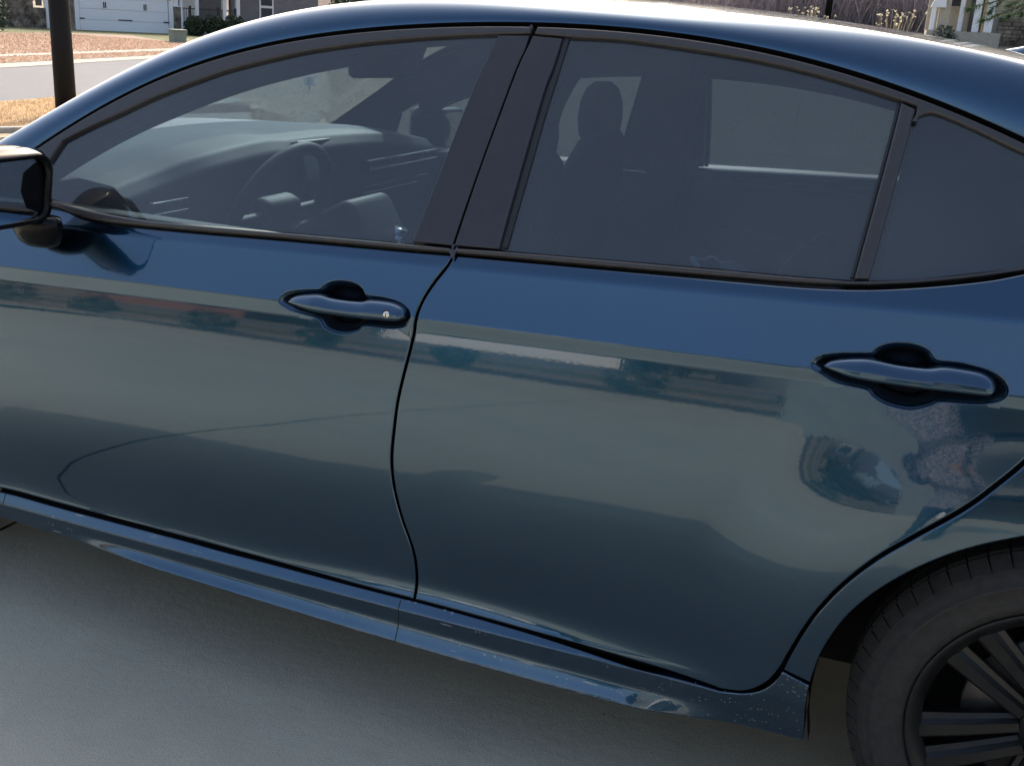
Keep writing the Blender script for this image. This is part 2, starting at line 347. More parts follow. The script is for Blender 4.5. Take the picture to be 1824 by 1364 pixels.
def panel(name, out, fn, mat, parent, holes=(), gap=.0022, r=.0035, depth=.018, gx=.022, rows=None, side=-1, zstep=.02, **props):
    P0, n0 = inset(out, gap); loops = []; steps = [(0, r)] if r > 0 else [(0, 0)]
    steps = [(r, 0.0), (r * .62, r * .075), (r * .29, r * .29), (r * .08, r * .61), (0, r), (0, r + depth)] if r > 0 else [(0, 0.0)]
    bounds = [(P0, 1)] + [(inset(h, -gap)[0], -1) for h in holes]
    V, N, F = [], [], []
    def nrm(x, z):
        h = .0012; dx = (fn(x + h, z) - fn(x - h, z)) / (2 * h); dz = (fn(x, z + h) - fn(x, z - h)) / (2 * h)
        v = np.stack([-dx, -np.ones_like(dx), -dz], 1); return v / np.linalg.norm(v, axis=1)[:, None]
    cdt_v, cdt_e, keep = [], [], []; strips = []
    for B, sgn in bounds:
        inner = inset(B, sgn * r)[0] if r > 0 else B
        base = len(cdt_v); cdt_v += inner.tolist(); m = len(inner); cdt_e += [(base + k, base + (k + 1) % m) for k in range(m)]
        strips.append((B, sgn, base, m)); keep.append(inner)
    lo, hi = keep[0].min(0), keep[0].max(0)
    xs = np.arange(lo[0], hi[0] + gx, gx); 
    pts = []
    if rows is None:
        zs = np.arange(lo[1], hi[1] + zstep, zstep); G = np.array([(x + (gx / 2 if j % 2 else 0), z) for j, z in enumerate(zs) for x in xs])
    else:
        G = np.concatenate([np.stack([xs, rw(xs)], 1) for j, rw in enumerate(rows)])
    ok = inpoly(keep[0], G)
    for h in keep[1:]: ok &= ~inpoly(h, G)
    for h in keep: ok[ok] &= mindist(h, G[ok]) > .0035
    if rows is not None:
        gi = np.full(len(G), -1); gi[ok] = len(cdt_v) + np.arange(ok.sum()); gi = gi.reshape(len(rows), len(xs))
        for rr_ in gi: cdt_e += [(int(a), int(b)) for a, b in zip(rr_, rr_[1:]) if a >= 0 and b >= 0]
    cdt_v += G[ok].tolist()
    vo, eo, fo, *_ = geometry.delaunay_2d_cdt([Vector(v) for v in cdt_v], cdt_e, [], 0, 1e-7)
    vo = np.array([(v.x, v.y) for v in vo]); fo = [f for f in fo if len(f) == 3]; tri = np.array(fo)
    cen = vo[tri].mean(1); okf = inpoly(keep[0], cen)
    for h in keep[1:]: okf &= ~inpoly(h, cen)
    tri = tri[okf]
    a = vo[tri]; area = (a[:, 1, 0] - a[:, 0, 0]) * (a[:, 2, 1] - a[:, 0, 1]) - (a[:, 2, 0] - a[:, 0, 0]) * (a[:, 1, 1] - a[:, 0, 1])
    tri[area < 0] = tri[area < 0][:, ::-1]
    # near side looks along +y with x right, z up: counter-clockwise seen from -y
    D = fn(vo[:, 0], vo[:, 1]); V = [np.stack([vo[:, 0], -D, vo[:, 1]], 1)]; N = [nrm(vo[:, 0], vo[:, 1])]; F = tri.tolist(); nv = len(vo)
    if r > 0:
        for (B, sgn, base, m) in strips:
            prev = None; outn = inset(B, 0)[1] * sgn
            for k, (e, dr) in enumerate(steps):
                Q = inset(B, sgn * e)[0]; nn = nrm(Q[:, 0], Q[:, 1]); d0 = fn(Q[:, 0], Q[:, 1])
                pos = np.stack([Q[:, 0], -d0, Q[:, 1]], 1) - nn * dr * 1.0
                th = [0, .38, .785, 1.19, 1.57, 1.57][k]
                o3 = np.stack([outn[:, 0], np.zeros(m), outn[:, 1]], 1); o3 -= nn * (o3 * nn).sum(1)[:, None]; o3 /= np.linalg.norm(o3, axis=1)[:, None] + 1e-9
                V.append(pos); N.append(math.cos(th) * nn + math.sin(th) * o3); cur = nv + np.arange(m); nv += m
                if prev is not None:
                    for j in range(m):
                        j2 = (j + 1) % m; q = [prev[j], cur[j], cur[j2], prev[j2]]
                        F.append(q if sgn > 0 else q[::-1])
                prev = cur
    V = np.concatenate(V); N = np.concatenate(N)
    if side > 0: V[:, 1] *= -1; N[:, 1] *= -1; F = [f[::-1] for f in F]
    me = bpy.data.meshes.new(name); me.from_pydata(V.tolist(), [], F); 
    for p in me.polygons: p.use_smooth = True
    me.normals_split_custom_set_from_vertices(N.tolist())
    return finish(name, me, mat, parent, **props)
def grid_mesh(name, U, Vv, fn, mat, parent, flip=False, nfn=True, **props):
    """fn(u, v) -> 3-D point arrays"""
    uu, vv = np.meshgrid(U, Vv, indexing='ij'); P = fn(uu, vv); nu, nvv = uu.shape
    idx = np.arange(nu * nvv).reshape(nu, nvv)
    F = np.stack([idx[:-1, :-1], idx[1:, :-1], idx[1:, 1:], idx[:-1, 1:]], -1).reshape(-1, 4)
    if flip: F = F[:, ::-1]
    me = bpy.data.meshes.new(name); me.from_pydata(P.reshape(-1, 3).tolist(), [], F.tolist())
    for p in me.polygons: p.use_smooth = True
    if nfn:
        h = 1e-3; du = fn(uu + h, vv) - fn(uu - h, vv); dv = fn(uu, vv + h) - fn(uu, vv - h); n = np.cross(du, dv); n /= np.linalg.norm(n, axis=-1)[..., None] + 1e-12
        if flip: n = -n
        me.normals_split_custom_set_from_vertices(n.reshape(-1, 3).tolist())
    return finish(name, me, mat, parent, **props)

# ------------------------------------------------------------ traced curves, metres in the car's side plane (x, z)
B_EDGE = [(-2.30, .985), (-2.235, 1.035), (-2.155, 1.089), (-2.095, 1.130), (-2.002, 1.191), (-1.897, 1.248), (-1.791, 1.289), (-1.683, 1.321), (-1.604, 1.341), (-1.507, 1.359), (-1.388, 1.377), (-1.271, 1.389), (-1.09, 1.399), (-.938, 1.3995), (-.781, 1.391), (-.64, 1.376), (-.544, 1.361), (-.474, 1.346), (-.405, 1.327), (-.338, 1.307), (-.273, 1.285), (-.20, 1.259), (-.10, 1.219), (0, 1.172), (.10, 1.118), (.2, 1.06)]
bx, bz = np.array(B_EDGE).T
bfit = np.polynomial.Polynomial.fit(bx, bz, 9)
def z_e(x): return bfit(np.clip(x, -2.3, .2)) + np.where(np.asarray(x) > .2, -.10 * (np.asarray(x) - .2), 0) + np.where(np.asarray(x) < -2.3, .55 * (np.asarray(x) + 2.3), 0)
def d_e(x):
    x = np.asarray(x, float); return d_glass(x, z_e(x))
RX = [-2.45, -2.356, -2.27, -2.181, -2.075, -1.976, -1.877, -1.775, -1.673, -1.548, -1.424, -1.302, -1.114, -.956, -.857, -.734, -.645, -.544, -.446, -.352, -.24, 0, .2, .45, .75]
RZ = [1.00, 1.048, 1.096, 1.146, 1.207, 1.268, 1.317, 1.357, 1.387, 1.409, 1.4225, 1.431, 1.4385, 1.441, 1.4395, 1.4355, 1.430, 1.422, 1.411, 1.398, 1.379, 1.318, 1.25, 1.15, 1.04]
rfit = np.polynomial.Polynomial.fit(RX, RZ, 8)
CXX = [-2.70, -2.55, -2.3, -2.0, -1.7, -1.5, -1.3, -1.12, -.985, -.852, -.723, -.6, -.477, -.359, -.264, 0, .2, .45, .75]
CZ = [.96, 1.02, 1.135, 1.265, 1.365, 1.415, 1.447, 1.458, 1.461, 1.4575, 1.452, 1.443, 1.430, 1.415, 1.402, 1.355, 1.30, 1.20, 1.07]
cfit = np.polynomial.Polynomial.fit(CXX, CZ, 8)
def z_r(x): return rfit(np.clip(x, -2.45, .75))
def z_c(x): return cfit(np.clip(x, -2.7, .75))
def w_r(x): return .058 + .012 * ss(-1.3, -.8, x)
NSH = 8
def shell(u, v):
    """u = x, v in [-1, 1] across; |v| in (.62, 1) is the painted side rail, inside it the roof, windshield or rear window"""
    s = np.sign(v); a = np.abs(v); x = u
    de, ze, zr, zc = d_e(x), z_e(x), z_r(x), z_c(x); wr = w_r(x); dr = de - wr
    t = np.clip((1 - a) / .38, 0, 1.08)                              # 0 at the edge, 1 at the ridge
    ge = np.tan(np.radians(62)); h = zr - ze
    # rail: Bezier with a steep foot and a nearly flat top
    k = 1.0
    p1y, p1z = de - .004, ze + np.maximum(h, .01) * .50; p2y, p2z = dr + wr * .26, zr - .0025
    ry = (1 - t) ** 3 * de + 3 * (1 - t) ** 2 * t * p1y + 3 * (1 - t) * t * t * p2y + t ** 3 * dr
    rz = (1 - t) ** 3 * ze + 3 * (1 - t) ** 2 * t * p1z + 3 * (1 - t) * t * t * p2z + t ** 3 * zr
    q = np.clip(a / .62, 0, 1.05); cy = dr * q
    mslope = .014 * 3 / np.maximum(wr * .45, .02) * 0 + .10
    cz = zc - (zc - zr) * (.55 * q ** 2 + .45 * q ** 4)
    rail = a > .62
    y = np.where(rail, ry, cy); z = np.where(rail, rz, cz)
    return np.stack([x + 0 * v, -y * s * -1 * -1 if False else y * s, z], -1)

# ------------------------------------------------------------ build the car
car = empty('parked_car', (0, 0, 0), 'dark teal blue sedan with tinted windows parked on the concrete driveway', 'car')
belt_lo = lambda x: 1.0 + .045 * (x + 1) - .003
SPLIT = [(-1.127, .996), (-1.134, .973), (-1.153, .943), (-1.168, .914), (-1.176, .888), (-1.180, .856), (-1.186, .814), (-1.195, .764), (-1.203, .714), (-1.207, .663), (-1.210, .60), (-1.205, .550), (-1.196, .51), (-1.184, .47), (-1.171, .435), (-1.161, .40), (-1.157, .36), (-1.156, .312)]
DOORB_F = [(-2.33, .302), (-2.1, .301), (-1.9, .303), (-1.7, .305), (-1.5, .306), (-1.3, .307), (-1.156, .309)]
DOORB_R = [(-1.156, .309), (-1.05, .309), (-.9, .306), (-.75, .299), (-.62, .292), (-.547, .289)]
DOORC = [(-.547, .289), (-.509, .298), (-.483, .315), (-.462, .341), (-.448, .372), (-.437, .408), (-.420, .460), (-.400, .508), (-.371, .560), (-.328, .617), (-.280, .666), (-.216, .727), (-.18, .768), (-.14, .82), (-.10, .90), (-.075, 1.0), (-.06, 1.09)]
BELT_F = [(-2.33, .962), (-2.20, .972), (-2.065, .970), (-1.998, .960), (-1.916, .957), (-1.797, .961), (-1.645, .968), (-1.493, .976), (-1.249, .987), (-1.127, .993)]
BELT_R = [(-1.127, .993), (-.988, .999), (-.819, 1.006), (-.628, 1.014), (-.538, 1.018), (-.467, 1.023), (-.400, 1.031), (-.322, 1.045), (-.247, 1.062), (-.196, 1.078), (-.06, 1.125)]
ARCH = [(-.393, .20), (-.3955, .26), (-.396, .329), (-.394, .374), (-.387, .417), (-.376, .454), (-.360, .494), (-.334, .538), (-.295, .585), (-.248, .628), (-.201, .661), (-.15, .688), (-.09, .712), (0, .726), (.09, .716), (.2, .664), (.30, .583), (.36, .49), (.388, .40), (.396, .334), (.39, .24)]

# handle recess outlines and bars (x, z) by unprojecting the traced outline on the door
R3 = np.array([r2, u2, f_])
def unproj(px, fn):
    px = np.atleast_2d(np.array(px, float)); d = np.array(f_) + ((px[:, 0] - 912) / FPX)[:, None] * np.array(r2) - ((px[:, 1] - 682) / FPX)[:, None] * np.array(u2)
    t = np.full(len(d), 2.0)
    for _ in range(40):
        P = CAM + d * t[:, None]; t = .5 * t + .5 * (-fn(P[:, 0], P[:, 2]) - CAM[1]) / d[:, 1]
    P = CAM + d * t[:, None]; return P[:, [0, 2]]
HF = [(498, 537), (505, 527), (520, 521), (545, 519), (568, 518), (576, 512), (588, 505), (608, 503), (630, 507), (643, 516), (651, 528), (682, 533), (708, 541), (722, 551), (727, 562), (724, 574), (716, 580), (690, 581), (650, 577), (638, 585), (617, 591), (597, 589), (580, 581), (568, 565), (541, 557), (515, 549)]
HR = [(1449, 651), (1461, 638), (1494, 633), (1530, 633), (1552, 632), (1562, 624), (1583, 616), (1611, 615), (1638, 620), (1655, 630), (1668, 645), (1717, 652), (1764, 666), (1785, 680), (1792, 696), (1786, 708), (1768, 714), (1735, 715), (1675, 711), (1656, 718), (1625, 725), (1600, 722), (1575, 714), (1556, 701), (1545, 690), (1494, 679), (1466, 664)]
HFX = catmull(unproj(HF, d_body), True, .004); HRX = catmull(unproj(HR, d_body), True, .004)
for _n in ('HFX', 'HRX'):
    P = globals()[_n]; A = .5 * np.sum(P[:, 0] * np.roll(P[:, 1], -1) - np.roll(P[:, 0], -1) * P[:, 1])
    if A < 0: globals()[_n] = P[::-1]
rows_z = [.3045, .3075, .31, .315, .32, .325, .33, .336, .342, .355, .37, .385, .40, .42, .44, .46, .48, .50, .52, .54, .56, .58, .60, .62, .64, .66, .68, .70, .72, .74, .76, .78, .80, .82, .835, .846, .850, .8545, .856, .8575, .862, .870, .8745, .876, .8775, .879, .885, .895, .91, .93, .95, .97, .985]
def row(zr0): return lambda xs: np.array([np.interp(zr0, KREF, k) for k in kmap(xs)])
ROWS = [row(a) for a in rows_z] + [row(1.0 + k * .02) for k in range(6)]
FR_EDGE = [(-2.33, .302), (-2.335, .5), (-2.335, .7), (-2.33, .85), (-2.33, .962)]

def bowl(name, out, fn, parent, side):
    """the dished pocket behind a door handle"""
    c = out.mean(0); V = []; F = []; m = len(out)
    prof = [(-.004, .003), (.003, .006), (.006, .012), (.010, .022), (.018, .029)]
    for e, dd in prof:
        Q = inset(out, e * .8)[0]
        V += [(x, -(fn(x, z) - dd), z) for x, z in Q]
    k = len(prof)
    for a in range(k - 1):
        for j in range(m): F.append([a * m + j, (a + 1) * m + j, (a + 1) * m + (j + 1) % m, a * m + (j + 1) % m][::-1])
    V.append((c[0], -(fn(c[0], c[1]) - .031), c[1]))
    for j in range(m): F.append([(k - 1) * m + (j + 1) % m, (k - 1) * m + j, k * m])
    if side > 0: V = [(x, -y, z) for x, y, z in V]; F = [f[::-1] for f in F]
    me = bpy.data.meshes.new(name); me.from_pydata(V, [], F)
    for p in me.polygons: p.use_smooth = True
    o = finish(name, me, ['pocket_shade', 'car_paint'], parent)
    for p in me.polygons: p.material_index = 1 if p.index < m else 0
    return o
m = NT('pocket_shade'); m.base((.008, .014, .024)); m.set(Roughness=.4, Metallic=.2)  # body paint blackened to stand for the shade inside the handle pocket
def handle_bar(name, top, bot, fn, parent, side):
    """lofted grip: top/bottom traced edges, crease along its middle, standing proud of the door"""
    T = unproj(top, off(fn, .018)); Bm = unproj(bot, off(fn, .014)); N = 46
    def res(P):
        s = np.concatenate([[0], np.cumsum(np.linalg.norm(np.diff(P, axis=0), axis=1))]); s /= s[-1]; c = catmull(P, False, .003)
        s2 = np.concatenate([[0], np.cumsum(np.linalg.norm(np.diff(c, axis=0), axis=1))]); s2 /= s2[-1]; u = np.linspace(0, 1, N)
        return np.stack([np.interp(u, s2, c[:, 0]), np.interp(u, s2, c[:, 1])], 1)
    T, Bm = res(T), res(Bm); V = []; F = []
    sec = [(0.0, -.022), (-.01, -.006), (.0, .007), (.05, .0125), (.16, .0160), (.34, .0190), (.50, .0212), (.545, .0216), (.57, .0214), (.72, .0207), (.87, .0192), (.95, .0155), (1.0, .008), (1.0, -.012), (.9, -.022)]
    K = len(sec)
    for k in range(N):
        u = k / (N - 1); e = min(1, u / .22) ** .55 * min(1, (1 - u) / .045) ** .5
        for a, dd in sec:
            x, z = T[k] * (1 - a) + Bm[k] * a
            V.append((x, -(fn(x, z) + dd * (.40 + .60 * e) if dd > 0 else fn(x, z) + dd), z))
    for k in range(N - 1):
        for j in range(K): F.append([k * K + j, k * K + (j + 1) % K, (k + 1) * K + (j + 1) % K, (k + 1) * K + j])
    F.append(list(range(K))[::-1]); F.append([(N - 1) * K + j for j in range(K)])
    if side > 0: V = [(x, -y, z) for x, y, z in V]; F = [f[::-1] for f in F]
    me = bpy.data.meshes.new(name); me.from_pydata(V, [], F)
    bm = bmesh.new(); bm.from_mesh(me); bmesh.ops.recalc_face_normals(bm, faces=bm.faces); 
    for f in bm.faces: f.smooth = len(f.verts) == 4
    bm.to_mesh(me); bm.free(); return finish(name, me, 'car_paint', parent)
HFT = [(509, 537), (516, 531), (533, 527), (562, 526), (585, 532), (612, 536), (638, 538), (655, 536), (690, 540), (709, 547), (718, 555)]
HFB = [(509, 539), (524, 545), (550, 554), (585, 561), (620, 566), (647, 569), (675, 571), (699, 573), (712, 572), (719, 566)]
HRT = [(1466, 652), (1478, 646), (1494, 643), (1522, 641), (1550, 642), (1600, 652), (1640, 657), (1658, 658), (1682, 656), (1720, 661), (1752, 668), (1772, 681)]
HRB = [(1466, 655), (1490, 665), (1517, 674), (1560, 682), (1600, 688), (1635, 693), (1680, 698), (1740, 705), (1762, 706), (1775, 697)]

# window line pieces
GT_F = [(-2.095, 1.100), (-2.03, 1.135), (-1.969, 1.165), (-1.89, 1.205), (-1.808, 1.240), (-1.73, 1.270), (-1.645, 1.295), (-1.57, 1.315), (-1.487, 1.332), (-1.41, 1.345), (-1.329, 1.356), (-1.25, 1.365), (-1.160, 1.3735)]
GB_F = [(-2.16, .990), (-2.078, .985), (-1.966, .977), (-1.84, .974), (-1.724, .978), (-1.499, .989), (-1.217, 1.001)]
GT_R = [(-1.015, 1.3765), (-.915, 1.377), (-.816, 1.371), (-.70, 1.361), (-.614, 1.350), (-.52, 1.333), (-.417, 1.310)]
GB_R = [(-1.030, 1.011), (-.826, 1.020), (-.66, 1.027), (-.543, 1.031), (-.437, 1.036)]
QT = [(-.392, 1.270), (-.386, 1.287), (-.369, 1.294), (-.35, 1.291), (-.310, 1.278), (-.253, 1.257), (-.18, 1.229), (-.10, 1.192), (-.045, 1.162)]
QB = [(-.414, 1.039), (-.350, 1.049), (-.299, 1.060), (-.195, 1.086), (-.10, 1.118), (-.045, 1.162)]
BP_F = [(-1.158, 1.3735), (-1.165, 1.335), (-1.173, 1.301), (-1.183, 1.232), (-1.198, 1.12), (-1.217, 1.002)]
BP_G = [(-1.086, 1.396), (-1.093, 1.35), (-1.099, 1.319), (-1.108, 1.238), (-1.120, 1.13), (-1.133, 1.003), (-1.135, .99)]
BP_R = [(-1.026, 1.375), (-1.028, 1.322), (-1.032, 1.294), (-1.034, 1.244), (-1.038, 1.13), (-1.043, 1.012)]
E_PTS = [(x, float(z_e(x)) - .006) for x in np.linspace(-2.29, -1.091, 26)]
E_PTR = [(x, float(z_e(x)) - .006) for x in np.linspace(-1.083, .02, 22)]

def shift(p, dx, dz): return [(a + dx, b + dz) for a, b in p]
for side in (-1, 1):
    near = side < 0
    fd = panel('front_door', outline([DOORB_F, SPLIT[::-1], BELT_F[::-1], FR_EDGE[::-1]]), d_door, 'car_paint', car, holes=[HFX], rows=ROWS, side=side)
    rd = panel('rear_door', outline([SPLIT, DOORB_R, DOORC, BELT_R[::-1]]), d_door, 'car_paint', car, holes=[HRX], rows=ROWS, side=side)
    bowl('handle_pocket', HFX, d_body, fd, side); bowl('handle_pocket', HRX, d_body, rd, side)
    handle_bar('door_handle', HFT, HFB, d_body, fd, side); handle_bar('door_handle', HRT, HRB, d_body, rd, side)
    if near:
        bm = bmesh.new(); q = unproj([(688, 561)], off(d_body, .02))[0]; dq = float(d_body(q[0], q[1])) + .0185
        lathe(bm, [(.0001, -.0035), (.0055, -.0035), (.0066, -.0025), (.0068, .006)], 20, (q[0], -dq, q[1]))
        from_bm('lock_cylinder', bm, 'lock_metal', fd, True)
        bm = bmesh.new(); box(bm, (q[0], -dq - .0038, q[1]), (.0014, .0012, .0065)); from_bm('key_slot', bm, 'cavity', fd)
        bm = bmesh.new(); lathe(bm, [(.0066, -.001), (.0086, .0005), (.0088, .006)], 20, (q[0] - .002, -dq, q[1] + .0005)); from_bm('lock_ring', bm, 'rubber', fd, True)
    # sill / rocker with joint to its rear piece, rear quarter with the arch
    SB = [(x, float(kmap(x)[2]) - .012) for x in np.linspace(-.395, -2.36, 24)]
    sill_out = outline([[(-2.36, .30)] + [(x, z - .0025) for x, z in DOORB_F[1:]], [(x, z - .0025) for x, z in DOORB_R], [(-.547, .2865), (-.509, .2955), (-.480, .3125), (-.459, .3385), (-.446, .367)], [(-.446, .367), (-.396, .352)], [(-.396, .352), (-.396, .30), (-.393, .25), (-.392, .208)], SB, [SB[-1], (-2.36, .30)]])
    srow = [row(a) for a in (.212, .217, .2225, .2265, .2275, .2285, .229, .232, .236, .24, .244, .246, .248, .250, .253, .256, .262, .27, .278, .282, .2845, .286, .2875, .291, .296, .3, .305, .31, .32, .33, .34, .35)]
    sill = panel('side_sill', sill_out, d_body, 'sill_paint', car, rows=srow, side=side, gx=.02)
    QO = outline([[(-.446, .367), (-.437, .403), (-.420, .457), (-.400, .505), (-.371, .557), (-.328, .614), (-.280, .663), (-.216, .724), (-.18, .765), (-.14, .817), (-.10, .897), (-.075, 1.0), (-.06, 1.13), (-.02, 1.16)],
                  [(-.02, 1.16)] + [(x, float(z_e(x)) - .003) for x in np.linspace(.02, .55, 12)], [(.55, float(z_e(.55)) - .003), (.8, 1.02), (1.0, .98), (1.06, .9)], [(1.06, .9), (1.08, .7), (1.06, .45), (1.0, .26)], [(1.0, .26), (.42, .22)], ARCH[::-1][:-3], [(-.394, .374), (-.396, .355)], [(-.396, .355), (-.446, .367)]])
    for xa, za, zb_ in ((-1.187, .216, .3), (-2.222, .272, .2975)):
        panel('sill_seam', outline([[(xa, za), (xa + .0022, za)], [(xa + .0022, za), (xa + .0022, zb_)], [(xa + .0022, zb_), (xa, zb_)], [(xa, zb_), (xa, za)]], .004), off(d_body, .0004), 'rubber', sill, side=side, r=0, gap=0, zstep=.004)
    panel('rear_quarter', QO, d_quarter, 'car_paint', car, side=side, zstep=.022, gx=.02, gap=.0015)
    # front fender
    FA = [(-2.825 + .40 * math.cos(a), .334 + .395 * math.sin(a)) for a in np.linspace(-.3, math.pi + .3, 26)]
    FO = outline([[(-2.36, .215), (-2.345, .5), (-2.345, .7), (-2.34, .85), (-2.34, .962)], [(-2.34, .962), (-2.6, .955), (-3.0, .90), (-3.4, .80), (-3.62, .70)], [(-3.62, .70), (-3.66, .5), (-3.6, .25)], [(-3.6, .25), FA[-1]], FA[::-1], [FA[0], (-2.36, .215)]])
    panel('front_fender', FO, d_body, 'car_paint', car, side=side, gx=.03, zstep=.03)
    # glass
    gl_f = outline([GB_F, BP_F[::-1], GT_F[::-1], [GT_F[0], (-2.125, 1.04), GB_F[0]]])
    panel('window_glass', gl_f, off(d_glass, -.007), 'door_glass', fd, r=0, gap=-.003, side=side, zstep=.03, gx=.03)
    gl_r = outline([GB_R, [(-.437, 1.036), (-.428, 1.141), (-.419, 1.261), (-.417, 1.310)], GT_R[::-1], BP_R])
    panel('window_glass', gl_r, off(d_glass, -.007), 'privacy_glass', rd, r=0, gap=-.003, side=side, zstep=.03, gx=.03)
    gl_q = outline([QB, QT[::-1], [(-.392, 1.270), (-.402, 1.179), (-.414, 1.039)]])
    panel('quarter_glass', gl_q, off(d_glass, -.005), 'privacy_glass', rd, r=0, gap=-.003, side=side, zstep=.03, gx=.03)
    # trims: belt strips, upper frames, pillars, divider
    bt_f = outline([[(a, b + .003) for a, b in BELT_F[1:]], [BELT_F[-1], (-1.135, 1.004)], [(-1.135, 1.004)] + GB_F[::-1], [GB_F[0], BELT_F[1]]])
    panel('window_sill_trim', bt_f, off(d_glass, .008), 'black_trim', fd, side=side, gap=.0008, r=.0045, zstep=.012, depth=.03)
    bt_r = outline([[(a, b + .003) for a, b in BELT_R], [(-.06, 1.128), (-.02, 1.145)], [(-.02, 1.145), (-.045, 1.162)], QB[::-1][:], [(-.414, 1.039), (-.437, 1.036)], GB_R[::-1], [(-1.030, 1.011), (-1.127, 1.005)], [(-1.127, 1.005), (-1.127, .996)]])
    panel('window_sill_trim', bt_r, off(d_glass, .008), 'black_trim', rd, side=side, gap=.0008, r=.0045, zstep=.012, depth=.03)
    uf = outline([[(-2.16, .990), (-2.125, 1.04), (-2.095, 1.100)], GT_F, [GT_F[-1], (-1.093, 1.378)], [(-1.093, 1.378), (-1.0905, 1.393)], E_PTS[::-1], [E_PTS[0], (-2.29, .965)], [(-2.29, .965), (-2.16, .978), (-2.16, .990)]])
    panel('window_frame', uf, off(d_glass, .004), 'black_trim', fd, side=side, gap=.001, r=.004, zstep=.012, depth=.03)
    ur = outline([[(-1.086, 1.378), (-1.026, 1.377)], [(-1.026, 1.377)] + GT_R, [(-.417, 1.310), (-.392, 1.303)], [(-.392, 1.303), (-.392, 1.270)], QT, [(-.045, 1.162), (-.02, 1.145)], [(-.02, 1.145), E_PTR[-1]], E_PTR[::-1], [E_PTR[0], (-1.086, 1.378)]])
    panel('window_frame', ur, off(d_glass, .004), 'black_trim', rd, side=side, gap=.001, r=.004, zstep=.012, depth=.03)
    bpf = outline([BP_F, [(-1.217, 1.002), (-1.134, 1.0045)], [(-1.134, 1.0045)] + BP_G[::-1][2:-1] + [(-1.0925, 1.3765)], [(-1.0925, 1.3765), (-1.158, 1.3735)]])
    panel('pillar_cover', bpf, off(d_glass, .001), 'pillar_black', fd, side=side, gap=.0018, r=.002, zstep=.03, depth=.02)
    bpr = outline([[(-1.088, 1.3765)] + BP_G[1:-1], [(-1.133, 1.005), (-1.043, 1.009)], BP_R[::-1], [(-1.026, 1.375), (-1.088, 1.3765)]])
    panel('pillar_cover', bpr, off(d_glass, .001), 'pillar_black', rd, side=side, gap=.0018, r=.002, zstep=.03, depth=.02)
    # run channel rubber in front of the rear pane and the divider
    ch = outline([shift(BP_R, .0015, 0), [(-1.0415, 1.012), (-1.030, 1.012)], [(-1.030, 1.012), (-1.024, 1.13), (-1.020, 1.244), (-1.016, 1.33), (-1.014, 1.375)], [(-1.014, 1.375), (-1.0245, 1.375)]])
    panel('glass_channel', ch, off(d_glass, -.002), 'rubber', rd, side=side, gap=.0002, r=.003, zstep=.03)
    dv = outline([[(-.417, 1.308), (-.419, 1.261), (-.428, 1.141), (-.437, 1.037)], [(-.437, 1.037), (-.414, 1.039)], [(-.414, 1.039), (-.402, 1.179), (-.392, 1.299)], [(-.392, 1.299), (-.417, 1.308)]])
    panel('window_divider', dv, off(d_glass, .003), 'black_trim', rd, side=side, gap=.0003, r=.004, zstep=.03)
    d2 = outline([[(-.4235, 1.306), (-.4255, 1.261), (-.4345, 1.141), (-.4435, 1.037)], [(-.4435, 1.037), (-.4375, 1.037)], [(-.4375, 1.037), (-.4285, 1.141), (-.4195, 1.261), (-.4175, 1.306)], [(-.4175, 1.306), (-.4235, 1.306)]])
    panel('glass_channel', d2, off(d_glass, -.002), 'rubber', rd, side=side, gap=.0001, r=.0018, zstep=.03)
    # inner door cards, dark; the top of each card catches the sun
    s = side
    bm = bmesh.new(); box(bm, (-1.72, s * .80, .66), (1.10, .05, .62), bevel=.02); box(bm, (-1.72, s * .815, .955), (1.12, .055, .03), bevel=.012)
    box(bm, (-1.66, s * .76, .80), (.55, .09, .05), bevel=.02); from_bm('door_card', bm, 'dash_dark', fd, True)
    bm = bmesh.new(); box(bm, (-.80, s * .80, .66), (.68, .05, .62), bevel=.02); box(bm, (-.80, s * .815, .995), (.70, .055, .03), Matrix.Rotation(rad(-2.5), 3, 'Y'), bevel=.012)
    box(bm, (-.80, s * .76, .80), (.40, .09, .05), bevel=.02); from_bm('door_card', bm, 'dash_dark', rd, True)
    # inner B and C pillars and rail
    panel('inner_pillar', outline([[(-1.20, 1.37), (-1.215, 1.30), (-1.292, 1.085), (-1.31, .98)] if side > 0 else [(-1.17, 1.37), (-1.175, 1.30), (-1.20, 1.085), (-1.21, .98)], [(-1.31, .98), (-1.09, .98)] if side > 0 else [(-1.21, .98), (-1.005, .98)], [(-1.09, .98), (-1.085, 1.10), (-1.058, 1.292), (-1.055, 1.37)] if side > 0 else [(-1.005, .98), (-1.01, 1.165), (-1.012, 1.26), (-.985, 1.34), (-.95, 1.37)], [(-1.055, 1.37), (-1.20, 1.37)] if side > 0 else [(-.95, 1.37), (-1.17, 1.37)]]), off(d_glass, -.05), 'dash_dark', car, side=side, r=.006, zstep=.04, gx=.04)
    FX = np.linspace(-2.17 if side < 0 else -2.0, -.15, 34); FHf = (lambda x: float(np.interp(x, [-1.85, -1.49, -1.33, -1.2], [  .084, .060, .028, .028]))) if side < 0 else (lambda x: .112)
    panel('inner_frame', outline([[(x, float(z_e(x)) - FHf(x)) for x in FX], [(FX[-1], float(z_e(FX[-1])) - FHf(FX[-1])), (FX[-1], float(z_e(FX[-1])) - .012)], [(x, float(z_e(x)) - .012) for x in FX[::-1]], [(FX[0], float(z_e(FX[0])) - .012), (FX[0], float(z_e(FX[0])) - FHf(FX[0]))]]), off(d_glass, -.042), 'dash_dark', car, side=side, r=.006, zstep=.03, gx=.04)
    bm = bmesh.new(); box(bm, (-1.135, s * .80, .62), (.16, .05, .80), bevel=.01); from_bm('pillar_base', bm, 'dash_dark', car)
